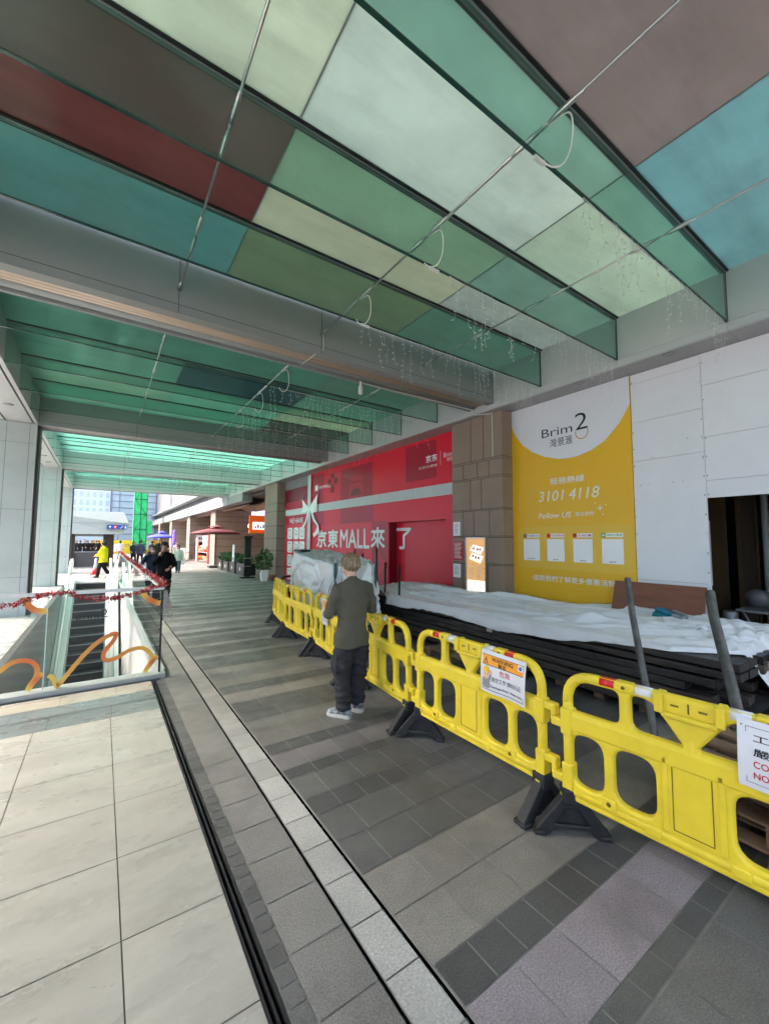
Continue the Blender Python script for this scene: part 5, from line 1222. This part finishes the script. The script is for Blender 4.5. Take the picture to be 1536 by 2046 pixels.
for k, (ya, yb) in enumerate(((21.1, 22.55), (22.85, 24.0), (24.3, 25.45), (25.75, 26.75))):
    t = thing('planter', pll[k], 'planter', (6.3, (ya+yb)/2, 0), 'black planters along the shop front')
    b = MB(); b.cbox(5.95, 6.55, ya, yb, 0, .60, .012); obj('box', b, M['plbox'], t)
    b = MB(); ym = (ya+yb)/2; b.poly([(.09*math.cos(R(24*q)), .1*math.sin(R(24*q))) for q in range(15)], (5.945, ym, .30), WY, WZ); b.poly([(.0, .1), (.05, .17), (.06, .12)], (5.945, ym, .30), WY, WZ); obj('white_emblem', b, M['ink'], t)
    b = MB(); leaves(b, (6.25, ym, .75), (.28, (yb-ya)*.5, .28), 320, .17, 40+k, up=.9); obj('foliage', b, M['leaf'], t)
    b = MB(); leaves(b, (6.2, ym, .82), (.26, (yb-ya)*.48, .2), 60 if k != 2 else 12, .07, 50+k); obj('flowers', b, M['petal'], t)
t = thing('upright_marker', 'slim white upright sign standing among the planters', 'sign', (6.1, 23.4, .5)); b = MB(); b.box(6.0, 6.04, 23.25, 23.6, .55, 1.55); obj('panel', b, M['ink'], t); b = MB(); b.cyl((6.02, 23.42, 0), (6.02, 23.42, .55), .02); obj('post', b, M['joint'], t)
t = thing('display_stand', 'tall black display stand on a cross shaped foot', 'stand', (5.8, 19.9, 0)); b = MB(); b.cbox(5.61, 5.92, 19.86, 19.96, .08, 1.98, .01); b.cbox(5.55, 5.98, 19.80, 19.86, 1.9, 2.0, .01); obj('panel', b, M['foot'], t)
b = MB(); b.cbox(5.46, 6.1, 19.7, 19.76, 0, .05, .01); b.cbox(5.46, 6.1, 20.0, 20.06, 0, .05, .01); b.cbox(5.74, 5.80, 19.7, 20.06, .05, .09, .01); obj('foot', b, M['foot'], t)
b = MB(); b.box(5.605, 5.925, 19.85, 19.858, .92, .95); b.box(5.605, 5.925, 19.85, 19.858, .55, .57); obj('bar', b, M['steel'], t)
t = thing('easel', 'small wooden easel leaning beside the potted plant', 'easel', (5.85, 18.6, 0)); 
for (a, c) in (((5.72, 18.5, 0), (5.98, 18.62, 1.2)), ((6.2, 18.5, 0), (6.0, 18.62, 1.2)), ((6.05, 19.1, 0), (5.99, 18.64, 1.15))): b = MB(); b.cyl(a, c, .014, n=6); obj('leg', b, mat('easel_wood', (.40, .28, .16), .6) if 'easel_wood' not in bpy.data.materials else bpy.data.materials['easel_wood'], t)
b = MB(); b.box(5.88, 6.12, 18.54, 18.56, .75, 1.1); obj('board', b, M['ink'], t)
t = thing('potted_plant', 'leafy green plant in a tapered white pot at the pier corner', 'plant', (5.97, 18.05, 0))
b = MB(); n = 4
vs = [(5.97+sx*w_, 18.05+sy*w_, z) for w_, z in ((.115, 0), (.165, .49), (.14, .49), (.13, .43)) for sx, sy in ((-1, -1), (1, -1), (1, 1), (-1, 1))]
b.add(vs, [(3, 2, 1, 0)]+[(i*4+j, i*4+(j+1) % 4, (i+1)*4+(j+1) % 4, (i+1)*4+j) for i in range(3) for j in range(4)]+[(12, 13, 14, 15)]); obj('pot', b, M['ink'], t)
b = MB(); leaves(b, (5.97, 18.05, .92), (.30, .30, .45), 420, .17, 61); obj('foliage', b, M['leaf'], t); b = MB()
for k in range(5): a = k*1.26; b.tube([(5.97+.04*math.cos(a), 18.05+.04*math.sin(a), .44), (5.97+.1*math.cos(a), 18.05+.1*math.sin(a), .8), (5.97+.2*math.cos(a), 18.05+.2*math.sin(a), 1.2)], [.012, .009, .005], 5)
obj('stem', b, mat('stem_green', (.10, .12, .05), .7), t)
one('clay_pot', MB().lathe((6.35, 18.0, 0), [(.09, 0), (.14, .22), (.15, .26), (.12, .26), (.11, .2)], 14), mat('terracotta', (.30, .10, .05), .75), 'small terracotta pot behind the white plant pot', 'pot')
t = thing('snack_stall', 'pink and white display stall with shelves of colourful goods by the cross wall', 'stall', (6.7, 35, 0))
b = MB(); b.box(6.55, 6.65, 36.9, 37.6, 0, 1.95); b.box(6.55, 7.4, 33.0, 33.06, 0, 2.2); b.box(7.3, 7.4, 33.06, 36.9, 0, 2.2); b.box(6.6, 7.3, 33.06, 36.9, .8, .85); obj('frame', b, mat('pink_board', (.65, .25, .24), .6), t)
for (y0, y1, z0, z1, k) in ((33.3, 35, 1.35, 2.1, 0), (35.1, 36.8, 1.35, 2.1, 1)): b = MB(); b.box(6.95, 6.98, y0, y1, z0, z1); obj('panel', b, M['ink'], t)
b = MB(); random.seed(66)
for k in range(70): y = random.uniform(33.1, 36.7); z = random.choice((.86, .86, .3, 1.1)); b.box(6.62, 6.85, y, y+.16, z, z+random.uniform(.1, .25), random.randrange(4))
o = obj('goods', b, [M['redink'], M['ink'], M['gold'], M['lito']], t); o['kind'] = 'stuff'
t = thing('door_sign', 'white lit sign over the dark doorway in the second cross wall', 'sign', (6.9, 41.1, 2)); b = MB(); b.box(7.2, 8.9, 41.08, 41.15, 1.62, 2.25); obj('panel', b, M['ink'], t); b = MB()
for k in range(7): b.box(7.4+k*.18, 7.52+k*.18, 41.07, 41.078, 1.85, 2.02)
obj('dark_marks', b, M['black'], t); b = MB(); b.box(7.1, 9.0, 41.1, 41.17, 0, 1.6); obj('dark_doorway', b, M['black'], t)
def table(lab, x, y):
    t = thing('cafe_table', lab, 'table', (x, y, 0)); b = MB(); b.lathe((x, y, .72), [(.4, 0), (.4, .035)], 18); obj('tabletop', b, M['stone'], t); b = MB(); b.cyl((x, y, .03), (x, y, .72), .04); b.lathe((x, y, 0), [(.24, 0), (.22, .03)], 14); obj('pedestal', b, M['joint'], t)
table('round brown cafe table beside the pink stall', 5.9, 38.6); table('round brown cafe table by the folded parasol', 5.6, 42)
for k, (x, y) in enumerate(((5.3, 38.5), (6.4, 38.9))):
    t = thing('stool', ['dark stool left of the round cafe table', 'dark stool right of the round cafe table'][k], 'stool', (x, y, 0)); b = MB(); b.lathe((x, y, .45), [(.17, 0), (.17, .03)], 14); obj('seat', b, M['joint'], t)
    for q in range(4): a = R(45+90*q); b = MB(); b.cyl((x+.16*math.cos(a), y+.16*math.sin(a), 0), (x+.1*math.cos(a), y+.1*math.sin(a), .45), .012, n=6); obj('leg', b, M['joint'], t)
t = thing('a_board', 'white folding pavement board near the folded parasol', 'board', (5.4, 37.5, 0))
for s in (-1, 1): b = MB(); b.box(-.3, .3, -.012, .012, 0, 1.15); b.xf(Matrix.Translation((5.45, 37.5+s*.22, 0)) @ Matrix.Rotation(R(s*11), 4, 'X')); obj('panel', b, M['ink'], t)

# ------------------------------------------------------------------ entrance kiosk, blue sign, far facades
t = thing('entrance_kiosk', 'pale entrance kiosk with a slanted roof band over a dark passage', 'kiosk', (0, 34, 0))
b = MB(); vs = [(-4.5, 33, 2.15), (1.1, 33, 2.15), (1.55, 33.0, 2.75), (1.5, 33, 2.9), (1.17, 33.4, 3.68), (-4.5, 33.4, 3.68)]
b.add([Vector(p) for p in vs]+[Vector((p[0], 40, p[2])) for p in vs], [(0, 1, 2, 3, 4, 5), (11, 10, 9, 8, 7, 6)]+[(i, 6+i, 6+(i+1) % 6, (i+1) % 6) for i in range(6)]); b.box(-4.5, 1.5, 32.96, 32.999, 2.885, 2.895, 1); obj('roof_band', b, [mat('kiosk_panel', (.36, .40, .37), .6, var=.03), M['alud']], t)
b = MB(); b.box(.08, .68, 33.3, 34.0, 0, 2.15); b.box(-4.4, -1.45, 33.3, 34, 0, 2.15); obj('pillar', b, mat('dark_brown_wall', (.035, .02, .018), .5), t)
b = MB(); b.box(-1.45, .08, 33.6, 33.75, 0, .95, 0); b.box(-1.45, .1, 33.55, 33.8, .95, .99, 1); obj('counter', b, [mat('grey_counter', (.11, .10, .10), .6), M['alul']], t)
b = MB(); b.box(-1.45, .1, 33.5, 33.58, 2.0, 2.15); obj('shutter_box', b, M['alu'], t)
t = thing('direction_sign', 'blue direction sign with white arrow, red square and escalator figures', 'sign', (.8, 32.9, 2.5))
b = MB(); b.box(.23, 1.36, 32.88, 32.94, 2.50, 2.78); obj('panel', b, mat('sign_blue', srgb(30, 80, 165), .4), t)
b = MB(); o_, X_ = (.23, 32.876, 2.5), (1, 0, 0)
b.poly([(.17, .05), (.20, .05), (.20, .16), (.24, .12), (.26, .14), (.185, .23), (.11, .14), (.13, .12), (.17, .16)], o_, X_, WZ)
b.poly([(.74, .06), (.80, .06), (.90, .16), (.94, .16), (.94, .19), (.89, .19), (.79, .09), (.74, .09)], o_, X_, WZ); b.poly([(.85, .19), (.88, .19), (.88, .23), (.85, .23)], o_, X_, WZ)
b.poly([(1.02, .05), (1.05, .05), (1.055, .13), (1.06, .05), (1.09, .05), (1.09, .18), (1.02, .18)], o_, X_, WZ); b.poly([(1.04, .19), (1.07, .19), (1.07, .23), (1.04, .23)], o_, X_, WZ)
obj('white_symbols', b, M['ink'], t); b = MB(); b.poly([(.38, .04), (.58, .04), (.58, .24), (.38, .24)], o_, X_, WZ); obj('red_square', b, M['redink'], t)
b = MB(); b.poly([(.43, .08), (.46, .08), (.48, .11), (.50, .08), (.53, .08), (.50, .14), (.53, .20), (.50, .20), (.48, .17), (.46, .20), (.43, .20), (.46, .14)], (.23, 32.872, 2.5), X_, WZ); obj('white_mark', b, M['ink'], t)
t = thing('traffic_cone', 'red and white cone inside the dark passage', 'cone', (-.2, 26, 0)); b = MB(); b.cbox(-.42, .02, 25.8, 26.2, 0, .04, .01); b.lathe((-.2, 26, .04), [(.15, 0), (.1, .28)], 14); obj('base', b, M['tr'], t); b = MB(); b.lathe((-.2, 26, .32), [(.1, 0), (.06, .3), (.04, .5)], 14); obj('white_top', b, M['tw'], t)
M['fglass'] = mat('facade_glass', (.42, .50, .58), .2, spec=.5); M['fbar'] = mat('facade_bar', (.16, .18, .22), .5)
t = thing('glass_tower', 'pale blue glass facade with dark horizontal bars behind the scaffold', 'building', (5, 76, 0)); b = MB(); b.box(1.0, 14, 76, 90, 0, 40); obj('wall', b, M['fglass'], t)
b = MB(); z = .6
while z < 36: b.box(1.0, 14, 75.92, 76, z, z+.09); z += 1.02
for x in (1.0, 2.0, 4.1, 7, 10): b.box(x, x+.08, 75.9, 76, 0, 36)
obj('facade_bars', b, M['fbar'], t)
t = thing('pale_tower', 'very pale building with faint windows behind the kiosk roof', 'building', (-4, 80, 0)); M['pw'] = mat('pale_render', (.72, .76, .78), .7); b = MB(); b.box(-16, .9, 80, 95, 0, 40); obj('wall', b, M['pw'], t)
M['pg'] = mat('pale_window', (.50, .58, .64), .4)
for k in range(6):
    for q in range(5): b = MB(); b.box(-4.0+k*.85, -3.55+k*.85, 79.97, 80, 4.6+q*1.3, 5.5+q*1.3); obj('window', b, M['pg'], t)
one('hill_terrace', MB().grid(lambda s, q: Vector((-16+15.4*s, 70+6*q, 9.2-8.2*s**1.2+.3*mnoise.noise(Vector((s*9, q*3, 0))))), 24, 6).add([(-16, 70, 9.2), (-.6, 70, 1), (-.6, 70, 0), (-16, 70, 0)], [(0, 1, 2, 3)]), mat('terrace_panel', (.50, .58, .66), .6), 'pale blue sloping roof beside the kiosk roof band', 'roof')
M['net'] = mat('green_netting', srgb(52, 196, 116), .7, var=.2, vscale=2)
t = thing('scaffold_tower', 'tall scaffold tower wrapped in bright green netting', 'scaffold', (3.9, 60, 0)); b = MB(); b.box(3.2, 4.6, 60, 61.4, 0, 22); obj('netting', b, M['net'], t)
b = MB(); M['gp'] = mat('dark_green_tube', (.02, .16, .08), .5)
for x in (3.2, 3.9, 4.6): b.cyl((x, 59.94, 0), (x, 59.94, 22), .04, n=6)
z = 1.2; k = 0
while z < 21: b.cyl((3.2, 59.94, z), (4.6, 59.94, z), .05, n=6); b.cyl((3.3 if k % 2 else 4.5, 59.93, z), (4.5 if k % 2 else 3.3, 59.93, z+1.9), .03, n=6); z += 1.9; k += 1
obj('tubes', b, M['gp'], t); b = MB(); b.box(4.6, 5.2, 60, 61, 2.6, 4.2); obj('side_netting', b, M['net'], t)
t = thing('site_hoarding', 'low yellow site hoarding far beyond the crowd', 'hoarding', (3, 62, 0)); b = MB(); b.box(-1, 6.5, 62, 62.1, 0, 1.72); obj('board', b, mat('hoarding_yellow', srgb(246, 178, 40), .6), t)
b = MB(); b.box(1.3, 1.9, 61.98, 62, .3, 1.2); obj('pale_print', b, M['ink'], t); b = MB(); b.box(4.4, 5.4, 61.98, 62, .5, 1.6); obj('pale_print', b, M['ink'], t); b = MB()
for (x0, x1, z0, z1) in ((2.5, 2.95, .85, .92), (2.5, 2.95, 1.15, 1.22), (2.5, 2.57, .92, 1.15), (2.88, 2.95, .92, 1.15)): b.box(x0, x1, 61.97, 62, z0, z1)
obj('square_print', b, M['stone'], t)
# city blocks that close the view beyond the plaza
bk = MB(); bk.box(-90, -20, 120, 140, 0, 30); one('far_block', bk, M['pw'], 'pale far city block left of the plaza', 'building')
bk = MB(); bk.box(-60, -40, -40, 120, 0, 26); one('side_block', bk, M['pw'], 'pale city block across the open ground left of the columns', 'building')

# ------------------------------------------------------------------ people
def person(label, loc, yaw, H, top, bottom, hair, voxel=.018, pose=None, skin=(.42, .24, .17), shoe=(.03, .03, .03), loose=1.0, hairlen=0.0, head=0.0, extra=None, face=True):
    """one continuous body (lofted limbs fused by a voxel remesh), hair, eyes and shoes as its children; built facing +Y"""
    pose = pose or {}
    k = H/1.66
    src = []                                          # (MB, material index)
    def part(mi): m_ = MB(); src.append((m_, mi)); return m_
    Lz = loose
    tb = part(1)
    tr = [(.715, .150*Lz, .120*Lz, 0), (.74, .172*Lz, .130*Lz, 0), (.80, .168*Lz, .128*Lz, 0), (.95, .158*Lz, .120*Lz, 0), (1.10, .168*Lz, .122*Lz, -.01), (1.22, .186*(.5+.5*Lz), .122, -.018), (1.31, .186, .112, -.018), (1.365, .145, .092, -.01), (1.40, .085, .068, 0), (1.415, .06, .06, .004)]
    tb.tube([(0, r[3]+pose.get('lean', 0)*(r[0]-.8), r[0]) for r in tr], [(r[1], r[2]) for r in tr], 22, side=(1, 0, 0))
    ly = pose.get('lean', 0)*.6
    nk = part(0); nk.tube([(0, ly, 1.37), (0, ly+.012, 1.44), (0, ly+.02, 1.50)], [(.052, .054)]*3, 14, side=(1, 0, 0))
    Hm = Matrix.Translation((0, ly+.02, 1.48)) @ Matrix.Rotation(head, 4, 'Z') @ Matrix.Rotation(pose.get('nod', 0), 4, 'X')
    hd = part(0); hd.ball((0, .012, .075), .074, .092, .108, 0, 20, 14); hd.ball((0, .042, .005), .052, .055, .052, 0, 14, 8)
    hd.ball((0, .105, .058), .013, .020, .026, 0, 8, 6); hd.ball((.076, .0, .06), .012, .024, .034, 0, 8, 6); hd.ball((-.076, .0, .06), .012, .024, .034, 0, 8, 6); hd.ball((0, .094, .012), .024, .012, .010, 0, 8, 6)
    hd.xf(Hm)
    for s, key in ((-1, 'l'), (1, 'r')):
        el, wr_ = pose.get(key+'arm', ((s*.235, -.02, 1.06), (s*.245, .05, .82)))
        sh = Vector((s*.172, -.015+ly, 1.315)); el, wr_ = Vector(el), Vector(wr_)
        a = part(1); rs = [.058, .070*(.6+.4*Lz), .062*Lz**.5, .056*Lz**.5, .050*Lz**.5, .040*Lz**.5]
        a.tube([sh+Vector((-s*.05, 0, .01)), sh, sh.lerp(el, .5), el, el.lerp(wr_, .5), wr_], rs, 14)
        fd = (wr_-el).normalized(); side = Vector((s, 0, 0)) if abs(fd.x) < .8 else Vector((0, 0, 1)); side = (side-fd*side.dot(fd)).normalized(); nn = fd.cross(side)
        h_ = part(0); h_.tube([wr_-fd*.03, wr_+fd*.02, wr_+fd*.06, wr_+fd*.09], [(.026, .02), (.034, .018), (.040, .016), (.038, .014)], 10, side=side)
        for q in range(4):                            # four fingers, curled, and a thumb leaving the side of the palm
            o_ = wr_+fd*.085+side*(-.029+.0195*q); L = (.056, .070, .075, .064)[q]; cu = nn*(-s)*pose.get('curl', .5)
            h_.tube([o_, o_+fd*L*.45+cu*.008, o_+fd*L*.8+cu*.030, o_+fd*L*.95+cu*.055], [.0092, .009, .0085, .007], 7)
        th = wr_+fd*.03-side*s*.0+side*(-.038); h_.tube([th, th+fd*.03-side*.02, th+fd*.058-side*.022+nn*(-s)*.015], [.012, .0105, .008], 7)
    for s, key in ((-1, 'l'), (1, 'r')):
        kn, an = pose.get(key+'leg', ((s*.095, .015, .44), (s*.095, 0, .085)))
        l_ = part(2); hp = Vector((s*.085, 0, .80)); kn, an = Vector(kn), Vector(an); q = pose.get('bag', Lz)
        l_.tube([hp+Vector((0, 0, .05)), hp, hp.lerp(kn, .5), kn, kn.lerp(an, .45), kn.lerp(an, .85), an+Vector((0, 0, -.015))], [(.098, .112), (.100*q**.5, .115), (.088*q**.8, .094*q), (.070*q, .074*q), (.066*q, .068*q), (.062*q, .066*q), (.052*q, .058*q)], 16, side=(1, 0, 0))
    pb = part(2); pb.tube([(0, 0, .68), (0, 0, .78), (0, 0, .86)], [(.12, .11), (.155, .12), (.15, .112)], 18, side=(1, 0, 0))
    for e_ in (extra or []): e_(part)
    # shoes
    kd = KDTree(sum(len(m_.v) for m_, _ in src)); idx = []
    allm = MB()
    for m_, mi in src:
        o_ = len(idx)
        for i, v in enumerate(m_.v): kd.insert(Vector(v), o_+i); idx.append(mi)
        allm.add(m_.v, m_.f)
    kd.balance()
    t = obj('person', allm, [mat('skin', skin, .5, var=.05), top, bottom], None, False)
    me0 = t.data
    rm_ = t.modifiers.new('r', 'REMESH'); rm_.mode = 'VOXEL'; rm_.voxel_size = voxel; rm_.use_smooth_shade = True
    sm_ = t.modifiers.new('s', 'SMOOTH'); sm_.factor = .5; sm_.iterations = 3 if voxel < .015 else 1
    bpy.context.view_layer.update(); me = bpy.data.meshes.new_from_object(t.evaluated_get(bpy.context.evaluated_depsgraph_get()))
    t.modifiers.clear(); t.data = me; bpy.data.meshes.remove(me0); me.name = 'person'
    lab_ = [idx[kd.find(v.co)[1]] for v in me.vertices]
    lab_ = [(1 if (lb == 2 and v.co.z > .728) else 2 if (lb == 1 and v.co.z < .716) else lb) for v, lb in zip(me.vertices, lab_)]
    mi_ = []
    for p in me.polygons:
        ls = [lab_[i] for i in p.vertices]; mi_.append(max(set(ls), key=ls.count))
    me.polygons.foreach_set('material_index', mi_); me.polygons.foreach_set('use_smooth', [True]*len(me.polygons))
    if voxel < .02:                                   # cloth folds pushed into the surface
        nrm = [v.normal.copy() for v in me.vertices]
        for v, n_, lb in zip(me.vertices, nrm, lab_):
            p = v.co
            if lb == 1: d_ = .010*fbm(Vector((p.x*7+p.z*5, p.y*7, p.z*9-p.x*4)), 3)+.008*max(0, ridge(p.x*5+p.z*6, p.z*5-p.y*6, 3))**3-.004
            elif lb == 2: d_ = .012*fbm(Vector((p.x*6, p.y*6, p.z*11)), 3)+.012*max(0, ridge(p.x*4+p.z*9, p.z*7+p.y*5, 5))**3*(1 if p.z < .7 else .4)-.004
            else: continue
            v.co = p+n_*d_*pose.get('fold', 1.0)*(1.5 if lb == 2 else 1.0)
    me.update()
    t['_o'] = [0, 0, 0]
    # hair
    hb = MB(); hb.ball((0, -.004, .084), .096, .112, .118, 0, 64, 40); keep = []
    def hv(p):
        q = Vector(p); g_ = Vector((q.x, q.y+.03, 0)); an_ = math.atan2(q.x, -(q.y+.03)); st_ = mnoise.noise(Vector((math.cos(an_)*5, math.sin(an_)*5, q.z*5)))*.010+mnoise.noise(Vector((math.cos(an_)*16, math.sin(an_)*16, q.z*7)))*.007+(-.014 if q.z < .03 else 0)
        return q+(q-Vector((0, 0, .08))).normalized()*st_
    hb.v = [tuple(hv(p)) for p in hb.v]
    fr = lambda c: (c.y > .052 and c.z < .128+.03*abs(c.x)/.08) or c.z < (-.012-hairlen-.02*math.sin(c.x*160)*.4 if c.y < .02 else .045-hairlen*.9) or (abs(c.x) > .06 and c.y > .02 and c.z < .07)
    fs2 = []
    for f in hb.f:
        c = sum((Vector(hb.v[i]) for i in f), Vector())/len(f)
        if not fr(c): fs2.append(f)
    hb.f = fs2; hb.m = [0]*len(fs2); hb.c = [None]*len(fs2); hb.sm = [True]*len(fs2)
    if hairlen > .03: hb.tube([(0, -.06, .08), (0, -.085, .0), (0, -.09, -.05-hairlen)], [(.075, .045), (.085, .035), (.06, .02)], 16, side=(1, 0, 0))
    hb.xf(Hm); ho = obj('hair', hb, hair, t, False); sd = ho.modifiers.new('thick', 'SOLIDIFY'); sd.thickness = .022; sd.offset = -1
    if face:
        for s in (-1, 1): eb = MB(); eb.ball((s*.03, .095, .075), .010, .007, .007, 0, 8, 6); eb.xf(Hm); obj('eye', eb, M['black'], t, False)
        eb = MB(); eb.ball((0, .101, .010), .020, .007, .004, 0, 8, 6); eb.xf(Hm); obj('mouth', eb, mat('lip', (.3, .1, .09), .5) if 'lip' not in bpy.data.materials else bpy.data.materials['lip'], t, False)
    for s, key in ((-1, 'l'), (1, 'r')):
        kn, an = pose.get(key+'leg', ((s*.095, .015, .44), (s*.095, 0, .085))); an = Vector(an); fy = pose.get(key+'foot', 0.0)
        Fm = Matrix.Translation((an.x, an.y, an.z-.085)) @ Matrix.Rotation(fy, 4, 'Z') @ Matrix.Rotation(pose.get(key+'toe', 0), 4, 'X')
        u = MB(); u.tube([(0, -.075, .055), (0, -.06, .062), (0, .0, .075), (0, .06, .060), (0, .13, .048), (0, .175, .042), (0, .19, .038)], [(.018, .018), (.036, .042), (.040, .052), (.043, .042), (.045, .028), (.034, .02), (.012, .01)], 14, side=(1, 0, 0)); u.tube([(0, -.03, .07), (0, -.03, .12)], [(.038, .045)]*2, 12, side=(1, 0, 0)); u.xf(Fm)
        sh_ = obj('shoe', u, shoe if not isinstance(shoe, tuple) else (bpy.data.materials.get('dark_shoe') or mat('dark_shoe', shoe, .5)), t, False)
        so2 = MB(); out = [(.036, -.085), (.044, -.04), (.040, .02), (.048, .09), (.044, .15), (.022, .195), (-.022, .195), (-.044, .15), (-.048, .09), (-.040, .02), (-.044, -.04), (-.036, -.085)]
        so2.poly([(p[0], p[1]) for p in fillet(out, .02, 2)], (0, 0, .034), (1, 0, 0), (0, 1, 0), .034); so2.xf(Fm); obj('sole', so2, (bpy.data.materials.get('offwhite_sole') or mat('offwhite_sole', (.46, .46, .43), .6, dirt=.3, dscale=20)) if not isinstance(shoe, tuple) else M['black'], sh_, False)
    t.scale = (k, k, k); t.location = loc; t.rotation_euler = (0, 0, yaw)
    tag(t, label, 'person'); return t
def cloth(n, c, **kw): return mat(n, c, .85, spec=.2, var=.10, vscale=6, bump=.15, bscale=260, **kw)
M['hblond'] = mat('ash_blond_hair', (.24, .175, .095), .5, var=.75, vscale=11, stretch=(5, 5, .5), bump=.7, bscale=30, dirt=.6, dscale=9); M['hblack'] = mat('black_hair', (.012, .011, .010), .45, var=.3, bump=.3, bscale=20)
M['olive'] = cloth('olive_sweatshirt', (.085, .080, .058)); M['char'] = cloth('charcoal_trousers', (.030, .030, .033)); M['sneak'] = mat('grey_white_trainer', (.22, .25, .26), .6, var=.9, vscale=22, dirt=.5, dscale=14)
def band(part): b = part(1); b.tube([(0, 0, .70), (0, 0, .745)], [(.182, .140)]*2, 22, side=(1, 0, 0))
def pocket(part): b = part(2); b.cbox(-.205, -.165, -.05, .07, .44, .62, .015)
hero = person('person with ash blond hair in an olive sweatshirt, seen from behind at the barriers', (2.205, 3.80, 0), R(-4), 1.65, M['olive'], M['char'], M['hblond'], .011,
       dict(larm=((-.258, .03, 1.045), (-.10, .25, 1.09)), rarm=((.262, .03, 1.06), (.10, .26, 1.10)), curl=.7, bag=1.24, fold=1.0, lleg=((-.098, .02, .44), (-.092, -.02, .085)), rleg=((.096, .03, .44), (.088, .06, .085)), lfoot=R(38), rfoot=R(36), nod=R(-8)), loose=1.03, shoe=M['sneak'], head=R(24), extra=[band, pocket], skin=(.50, .30, .22))
b = MB(); b.cbox(-.036, .036, .0, .009, -.075, .075, .006); b.xf(Matrix.Translation((2.21, 4.16, 1.17)) @ Matrix.Rotation(R(-30), 4, 'X')); one('mobile_phone', b, M['black'], 'black phone held by the man in the olive sweatshirt', 'phone')
blk = cloth('black_jumper', (.008, .008, .009)); brn = cloth('brown_trousers', (.07, .045, .03)); wht = cloth('white_top', (.62, .64, .60)); dnm = cloth('teal_jeans', (.035, .085, .10)); ylw = cloth('yellow_jacket', srgb(238, 226, 40)); nvy = cloth('navy_jacket', (.02, .035, .07)); sut = cloth('slate_suit', (.06, .075, .11)); blkt = cloth('black_trousers', (.012, .012, .013)); redc = cloth('red_coat', (.35, .02, .03)); gry = cloth('grey_top', (.25, .25, .26)); pnk = cloth('pale_shirt', (.6, .55, .53))
WALK = dict(larm=((-.235, -.10, 1.08), (-.23, -.02, .86)), rarm=((.235, .06, 1.07), (.225, .22, .90)), lleg=((-.09, .14, .46), (-.09, .19, .10)), rleg=((.09, .0, .45), (.09, -.24, .12)), rtoe=R(-22))
person('person in a black jumper walking this way with a hand at the chin', (1.42, 12.6, 0), R(172), 1.74, blk, brn, M['hblack'], .016, dict(larm=((-.25, .06, 1.08), (-.13, .22, .98)), rarm=((.24, .10, 1.10), (.05, .155, 1.40)), lleg=WALK['lleg'], rleg=WALK['rleg'], rtoe=R(-22), nod=R(-22)), loose=1.12)
mk = person('person in a navy jacket with a white face mask holding a phone to the ear', (1.27, 14.0, 0), R(175), 1.62, nvy, blkt, M['hblack'], .018, dict(larm=WALK['larm'], rarm=((.27, .06, 1.12), (.12, .06, 1.46)), lleg=WALK['lleg'], rleg=WALK['rleg']), hairlen=.08)
b = MB(); b.ball((0, .072, 1.505), .056, .060, .045, 0, 14, 8); obj('face_mask', b, M['ink'], mk, False)
person('person in a white top and teal jeans carrying a pale bag', (3.52, 25.2, 0), R(165), 1.52, wht, dnm, M['hblack'], .02, WALK, hairlen=.12, loose=1.15)
one('shoulder_bag', MB().cbox(3.72, 3.84, 25.05, 25.3, .45, .85, .03), M['ink2'], 'pale bag hanging beside the person in the white top', 'bag')
person('person in a bright yellow jacket and black trousers stepping off the escalator', (.11, 23.5, 0), R(60), 1.70, ylw, blkt, M['hblack'], .02, dict(WALK, larm=((-.2, .10, 1.08), (-.12, .30, 1.0)), rarm=((.22, .08, 1.07), (.14, .28, .98))), loose=1.2)
person('small person in a red coat behind the man in black', (2.66, 22.5, 0), R(185), 1.30, redc, blkt, M['hblack'], .022, WALK)
fars = [('person in a slate suit with legs apart, seen from behind', (2.33, 34.6), 5, 1.75, sut, blkt), ('person in a white and navy outfit left of the slate suit', (1.96, 35.6), -160, 1.66, nvy, blkt), ('person in a pale shirt far off before the yellow site hoarding', (1.42, 45), 0, 1.72, pnk, gry), ('person in dark clothes right of the slate suit', (3.25, 36.5), 10, 1.7, nvy, blkt), ('taller person in black right of the dark clothed one', (4.05, 40.0), 170, 1.78, blk, blkt),
        ('person in a grey top near the blue parasol', (4.3, 37.2), 180, 1.66, gry, dnm), ('person in a pale shirt half hidden by the folded parasol', (5.0, 37.0), 190, 1.62, pnk, blkt), ('person in black serving behind the shop counter', (8.75, 22.0), 100, 1.68, blk, blkt), ('person in a white top behind the shop counter', (8.7, 23.2), 95, 1.62, wht, blkt)]
for i, (lb, (x, y), a, h_, tp_, bt_) in enumerate(fars): person(lb, (x, y, 0), R(a), h_, tp_, bt_, M['hblack'], .026, dict(WALK) if i % 2 else dict(lleg=((-.12, .02, .44), (-.15, 0, .085)), rleg=((.12, .02, .44), (.15, 0, .085))), face=False, hairlen=.05*(i % 3))
crowd = person('dark silhouetted person in the crowd seen through the kiosk passage', (-2.2, 55, 0), R(175), 1.68, blk, blkt, M['hblack'], .03, WALK, face=False); crowd['group'] = 'silhouetted crowd through the passage'
for i, (x, y) in enumerate(((-1.85, 54), (-1.52, 56), (-1.18, 54.5), (-.9, 57), (-.71, 55), (-.45, 54), (-.25, 56), (-1.35, 58), (-2.5, 57))): dup(crowd, (x, y, 0), R(random.choice((0, 170, 190, 90))), None)
